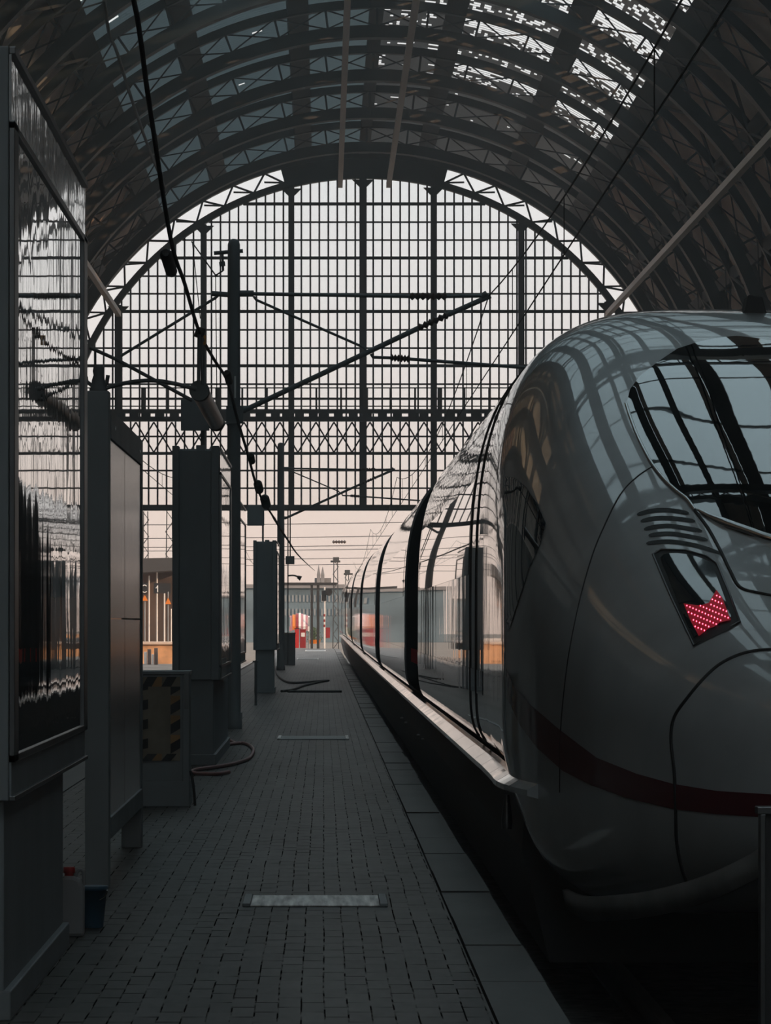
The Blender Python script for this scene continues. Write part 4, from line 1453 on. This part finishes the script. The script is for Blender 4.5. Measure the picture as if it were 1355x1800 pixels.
lattice_mast('lattice mast with a crossarm just left of the far train cars', 590, 983, 300, .22, (-9, 8))
lattice_mast('lattice mast seen between the notice wall and the notched display case, left one', 256, 899, 330, .28)
lattice_mast('lattice mast seen close beside the notched display case, right one', 298, 896, 330, .36)
lattice_mast('short lattice mast crowding the train roof line in the distance', 610, 1005, 340, .2, (-6, 10))
# cross-span wires with an insulator
for i, (y, Y) in enumerate(((913, 240), (937, 255), (953, 262), (960, 280), (976, 310), (987, 322))):
    a, b = P(240, y + 3, Y), P(780, y - 1, Y)
    a, b = a + (a - b) * .8, b + (b - a) * .45
    mb = MB(); mb.tube([a + (b - a) * t / 12 - Vector((0, 0, .25 * 4 * (t / 12) * (1 - t / 12))) for t in range(13)], .022, 5)
    ordn = ('highest', 'second highest', 'third highest', 'fourth highest', 'second lowest', 'lowest')[i]
    tag(mb.build('span_wire', M['wire']), 'thin wire across the pale sky under the gable beam, %s of six' % ordn, 'wire', 'span wires across the tracks')
mb = MB(); ins(mb, P(584, 952.5, 262), P(608, 952.5, 262), 5, .04, .13)
tag(mb.build('insulator', M['insulator']), 'ribbed insulator strung in the sky beyond the gable opening', 'insulator')
# distant buildings
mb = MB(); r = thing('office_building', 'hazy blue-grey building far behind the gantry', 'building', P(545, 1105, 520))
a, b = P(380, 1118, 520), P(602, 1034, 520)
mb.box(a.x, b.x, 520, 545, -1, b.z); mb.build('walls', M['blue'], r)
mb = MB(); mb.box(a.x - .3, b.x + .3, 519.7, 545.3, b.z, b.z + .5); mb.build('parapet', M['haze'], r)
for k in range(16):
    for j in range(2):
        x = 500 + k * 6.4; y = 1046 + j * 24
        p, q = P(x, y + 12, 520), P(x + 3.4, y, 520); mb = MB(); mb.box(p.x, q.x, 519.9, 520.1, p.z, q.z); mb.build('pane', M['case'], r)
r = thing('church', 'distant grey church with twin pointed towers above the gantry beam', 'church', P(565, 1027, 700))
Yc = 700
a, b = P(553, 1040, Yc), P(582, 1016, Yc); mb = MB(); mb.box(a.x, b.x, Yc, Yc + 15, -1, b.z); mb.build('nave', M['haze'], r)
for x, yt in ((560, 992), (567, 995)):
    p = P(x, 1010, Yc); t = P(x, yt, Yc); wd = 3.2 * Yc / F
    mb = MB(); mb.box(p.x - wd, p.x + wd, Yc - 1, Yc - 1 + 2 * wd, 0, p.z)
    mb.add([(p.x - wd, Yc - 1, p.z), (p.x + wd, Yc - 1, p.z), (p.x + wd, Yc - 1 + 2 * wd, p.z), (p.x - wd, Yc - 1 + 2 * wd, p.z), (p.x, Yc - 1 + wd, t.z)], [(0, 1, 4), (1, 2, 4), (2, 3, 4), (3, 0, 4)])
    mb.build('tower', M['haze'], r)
# striped canopies
r = thing('market_canopy', 'pink, white and orange striped canopy left of the gantry', 'canopy', P(525, 1104, 300))
Yk = 300
for i, (x0, x1, m) in enumerate(((509, 514, 'pink'), (514, 520, 'orange'), (520, 525, 'signred'), (525, 529, 'white'), (529, 533, 'pink'), (533, 537, 'white'), (537, 541, 'pink'), (541, 544, 'white'))):
    mb = MB()
    prof = []
    for k in range(9):
        t = k / 8
        prof.append((Yk - 1.2 + 2.4 * t, EYE + (VY - (1077 + abs((x0 + x1) / 2 - 526) * .35)) * Yk / F - 1.1 * (abs(t - .5) * 2) ** 2))
    xa, xb = P(x0, 0, Yk).x, P(x1, 0, Yk).x
    vs = [(xa, y, z) for y, z in prof] + [(xb, y, z) for y, z in prof] + [(xa, Yk - 1.2, EYE + (VY - 1101) * Yk / F), (xb, Yk - 1.2, EYE + (VY - 1101) * Yk / F)]
    mb.add(vs, [(k, k + 9, k + 10, k + 1) for k in range(8)] + [(18, 19, 9, 0)])
    o = mb.build('stripe', M[m], r); s_ = o.modifiers.new('thick', 'SOLIDIFY'); s_.thickness = .04
mb = MB()
for x in (510, 543):
    p = P(x, 1085, Yk); mb.tube([(p.x, Yk - 1, -.9), (p.x, Yk - 1, p.z)], .05, 6)
mb.build('post', M['case'], r)

# neighbouring platform on the left
Yn = 232.0
mb = MB()
xa, xb = P(120, 0, Yn).x, P(330, 0, Yn).x
zt = EYE + (VY - 1129) * Yn / F
mb.box(-40, xb, Yn, Yn + 60, -.9, zt - .12); mb.build('floor_neighbour_platform', M['sunwall'], kind='structure')
mb = MB(); mb.box(-40.1, xb + .1, Yn - .15, Yn + 60, zt - .12, zt); mb.build('trim_3', M['suntop'], kind='structure')
mb = MB(); mb.box(-40, PX0 - .3, 196, Yn, -.9, -.75); mb.build('floor_left_yard', M['dirt'], kind='structure')
for i, (x0, x1, y0, m) in enumerate(((253, 258, 1146, 'white'), (259, 265, 1141, 'shelter'), (266, 270, 1150, 'white'), (271, 277, 1139, 'shelter'))):
    a, b = P(x0, 1178, Yn - 4 - i * .3), P(x1, y0, Yn - 4 - i * .3)
    mb = MB(); mb.box(a.x, b.x, Yn - 4 - i * .3, Yn - 3.5 - i * .3, -.75, b.z)
    tag(mb.build('stacked_board', M[m], bevel=.02), ('pale board leaning at the sunlit platform wall, leftmost', 'brown board at the sunlit platform wall between two pale boards', 'pale board at the sunlit platform wall, right of the brown board', 'dark board nearest the bare ochre part of the sunlit wall')[i], 'board', 'boards by the sunlit wall')
# shelter wall and canopy on it
r = thing('platform_canopy', 'dark platform canopy with a sloping roof on the sunlit neighbouring platform', 'canopy', (-12, Yn + 10, zt))
mb = MB()
a, b = P(120, 985, Yn + 8), P(318, 981, Yn + 8)
mb.prism([(a.x, Yn + 6, a.z), (b.x, Yn + 6, b.z), (b.x, Yn + 6, b.z - .75), (a.x, Yn + 6, a.z - 1.0)], (0, 0, 0), (0, 14, 0)); mb.build('roof', M['under'], r)
mb = MB(); a, b = P(120, 1128, Yn + 12), P(312, 1000, Yn + 12); mb.box(a.x, b.x, Yn + 12, Yn + 12.3, zt, b.z); mb.build('rear_wall', M['shelter'], r)
for x, y0 in ((262, 1012), (276, 1006), (289, 1040), (301, 1070)):
    Yw = Yn + 7
    p = P(x, y0, Yw); mb = MB(); mb.tube([(p.x, Yw, zt), (p.x, Yw, p.z)], .045 if x < 300 else .03, 8); mb.build('post', M['white'], r)
r = thing('letter_sign', 'dark sign board with a white letter C and an orange triangle', 'sign', P(253, 1060, Yn + 5))
Yw = Yn + 5
a, b = P(247, 1045, Yw), P(259.5, 1024, Yw); mb = MB(); mb.box(a.x, b.x, Yw, Yw + .1, a.z, b.z); mb.build('board', M['black'], r)
c = P(254, 1035, Yw); k = Yw / F
mb = MB()
mb.tube([c + Vector((5.2 * k * math.cos(math.radians(t)), -.02, 6.4 * k * math.sin(math.radians(t)))) for t in range(45, 316, 15)], 1.0 * k, 6); mb.build('letter', M['white'], r)
mb = MB(); mb.prism([P(249, 1056, Yw), P(260, 1056, Yw), P(254.5, 1046, Yw)], (0, -.03, 0), (0, .03, 0)); mb.build('triangle', M['orange'], r)
mb = MB(); p = P(254.5, 1056, Yw); mb.tube([(p.x, Yw + .1, zt), (p.x, Yw + .1, p.z)], .04, 6); mb.build('pole', M['case'], r)
r = thing('number_sign', 'white figure 1 sign with an orange triangle to its right', 'sign', P(290, 1060, Yw))
mb = MB(); mb.tube([P(274, 1034, Yw), P(277, 1029, Yw), P(277, 1041, Yw)], 1.1 * k, 6); mb.build('numeral', M['white'], r)
mb = MB(); a, b = P(270, 1043, Yw), P(300, 1025, Yw); mb.box(a.x, b.x, Yw + .04, Yw + .1, a.z, b.z); mb.build('board', M['black'], r)
mb = MB(); mb.prism([P(290, 1062, Yw), P(301, 1062, Yw), P(295.5, 1050.5, Yw)], (0, -.03, 0), (0, .03, 0)); mb.build('triangle', M['orange'], r)
mb = MB(); p = P(295.5, 1062, Yw); mb.tube([(p.x, Yw + .05, zt), (p.x, Yw + .05, EYE + (VY - 1040) * Yw / F)], .04, 6); mb.build('pole', M['case'], r)
# warm facade whose reflection runs along the train
r = thing('warehouse', 'long ochre warehouse beyond the left tracks, outside the hall', 'building', (-32, 250, -.9))
mb = MB(); mb.box(-46, -34, 200, 420, -.9, 3.6); mb.build('walls', M['sunwall'], r)
mb = MB(); mb.prism([(-46.5, 199, 3.6), (-33.5, 199, 3.6), (-40, 199, 6)], (0, 0, 0), (0, 222, 0)); mb.build('roof', M['shelter'], r)

# buffer frame right by the nose
r = thing('buffer_stop', 'dark steel frame with a lit top edge standing close in front of the train nose', 'buffer stop', (2.3, 18.6, -.62))
Yb = 18.6
a = P(1331, 1420, Yb)
mb = MB(); mb.box(a.x, 2.72, Yb, Yb + .12, a.z - .03, a.z + .004); mb.build('top_beam', M['case_frame'], r, bevel=.004)
b = P(1341, 1590, Yb)
mb = MB(); mb.box(b.x - .012, b.x + .012, Yb, Yb + .1, -.62, a.z - .03); mb.box(2.65, 2.69, Yb, Yb + .1, -.62, a.z - .03); mb.build('upright', M['case_frame'], r, bevel=.003)
mb = MB(); mb.box(b.x + .012, 2.65, Yb + .03, Yb + .08, -.5, a.z - .03); mb.build('panel', M['under'], r)

# ------------------------------------------------------------------ render look
SC.view_settings.view_transform = 'Standard'
SC.view_settings.look = 'None'
SC.view_settings.gamma = 1
SC.view_settings.exposure = 0
SC.view_settings.use_curve_mapping = False
SC.cycles.use_denoising = True
SC.cycles.volume_bounces = 1
SC.cycles.max_bounces = 10
SC.cycles.diffuse_bounces = 5
SC.cycles.glossy_bounces = 5
SC.cycles.transparent_max_bounces = 24
SC.cycles.sample_clamp_indirect = 4
SC.cycles.caustics_reflective = False
SC.cycles.caustics_refractive = False
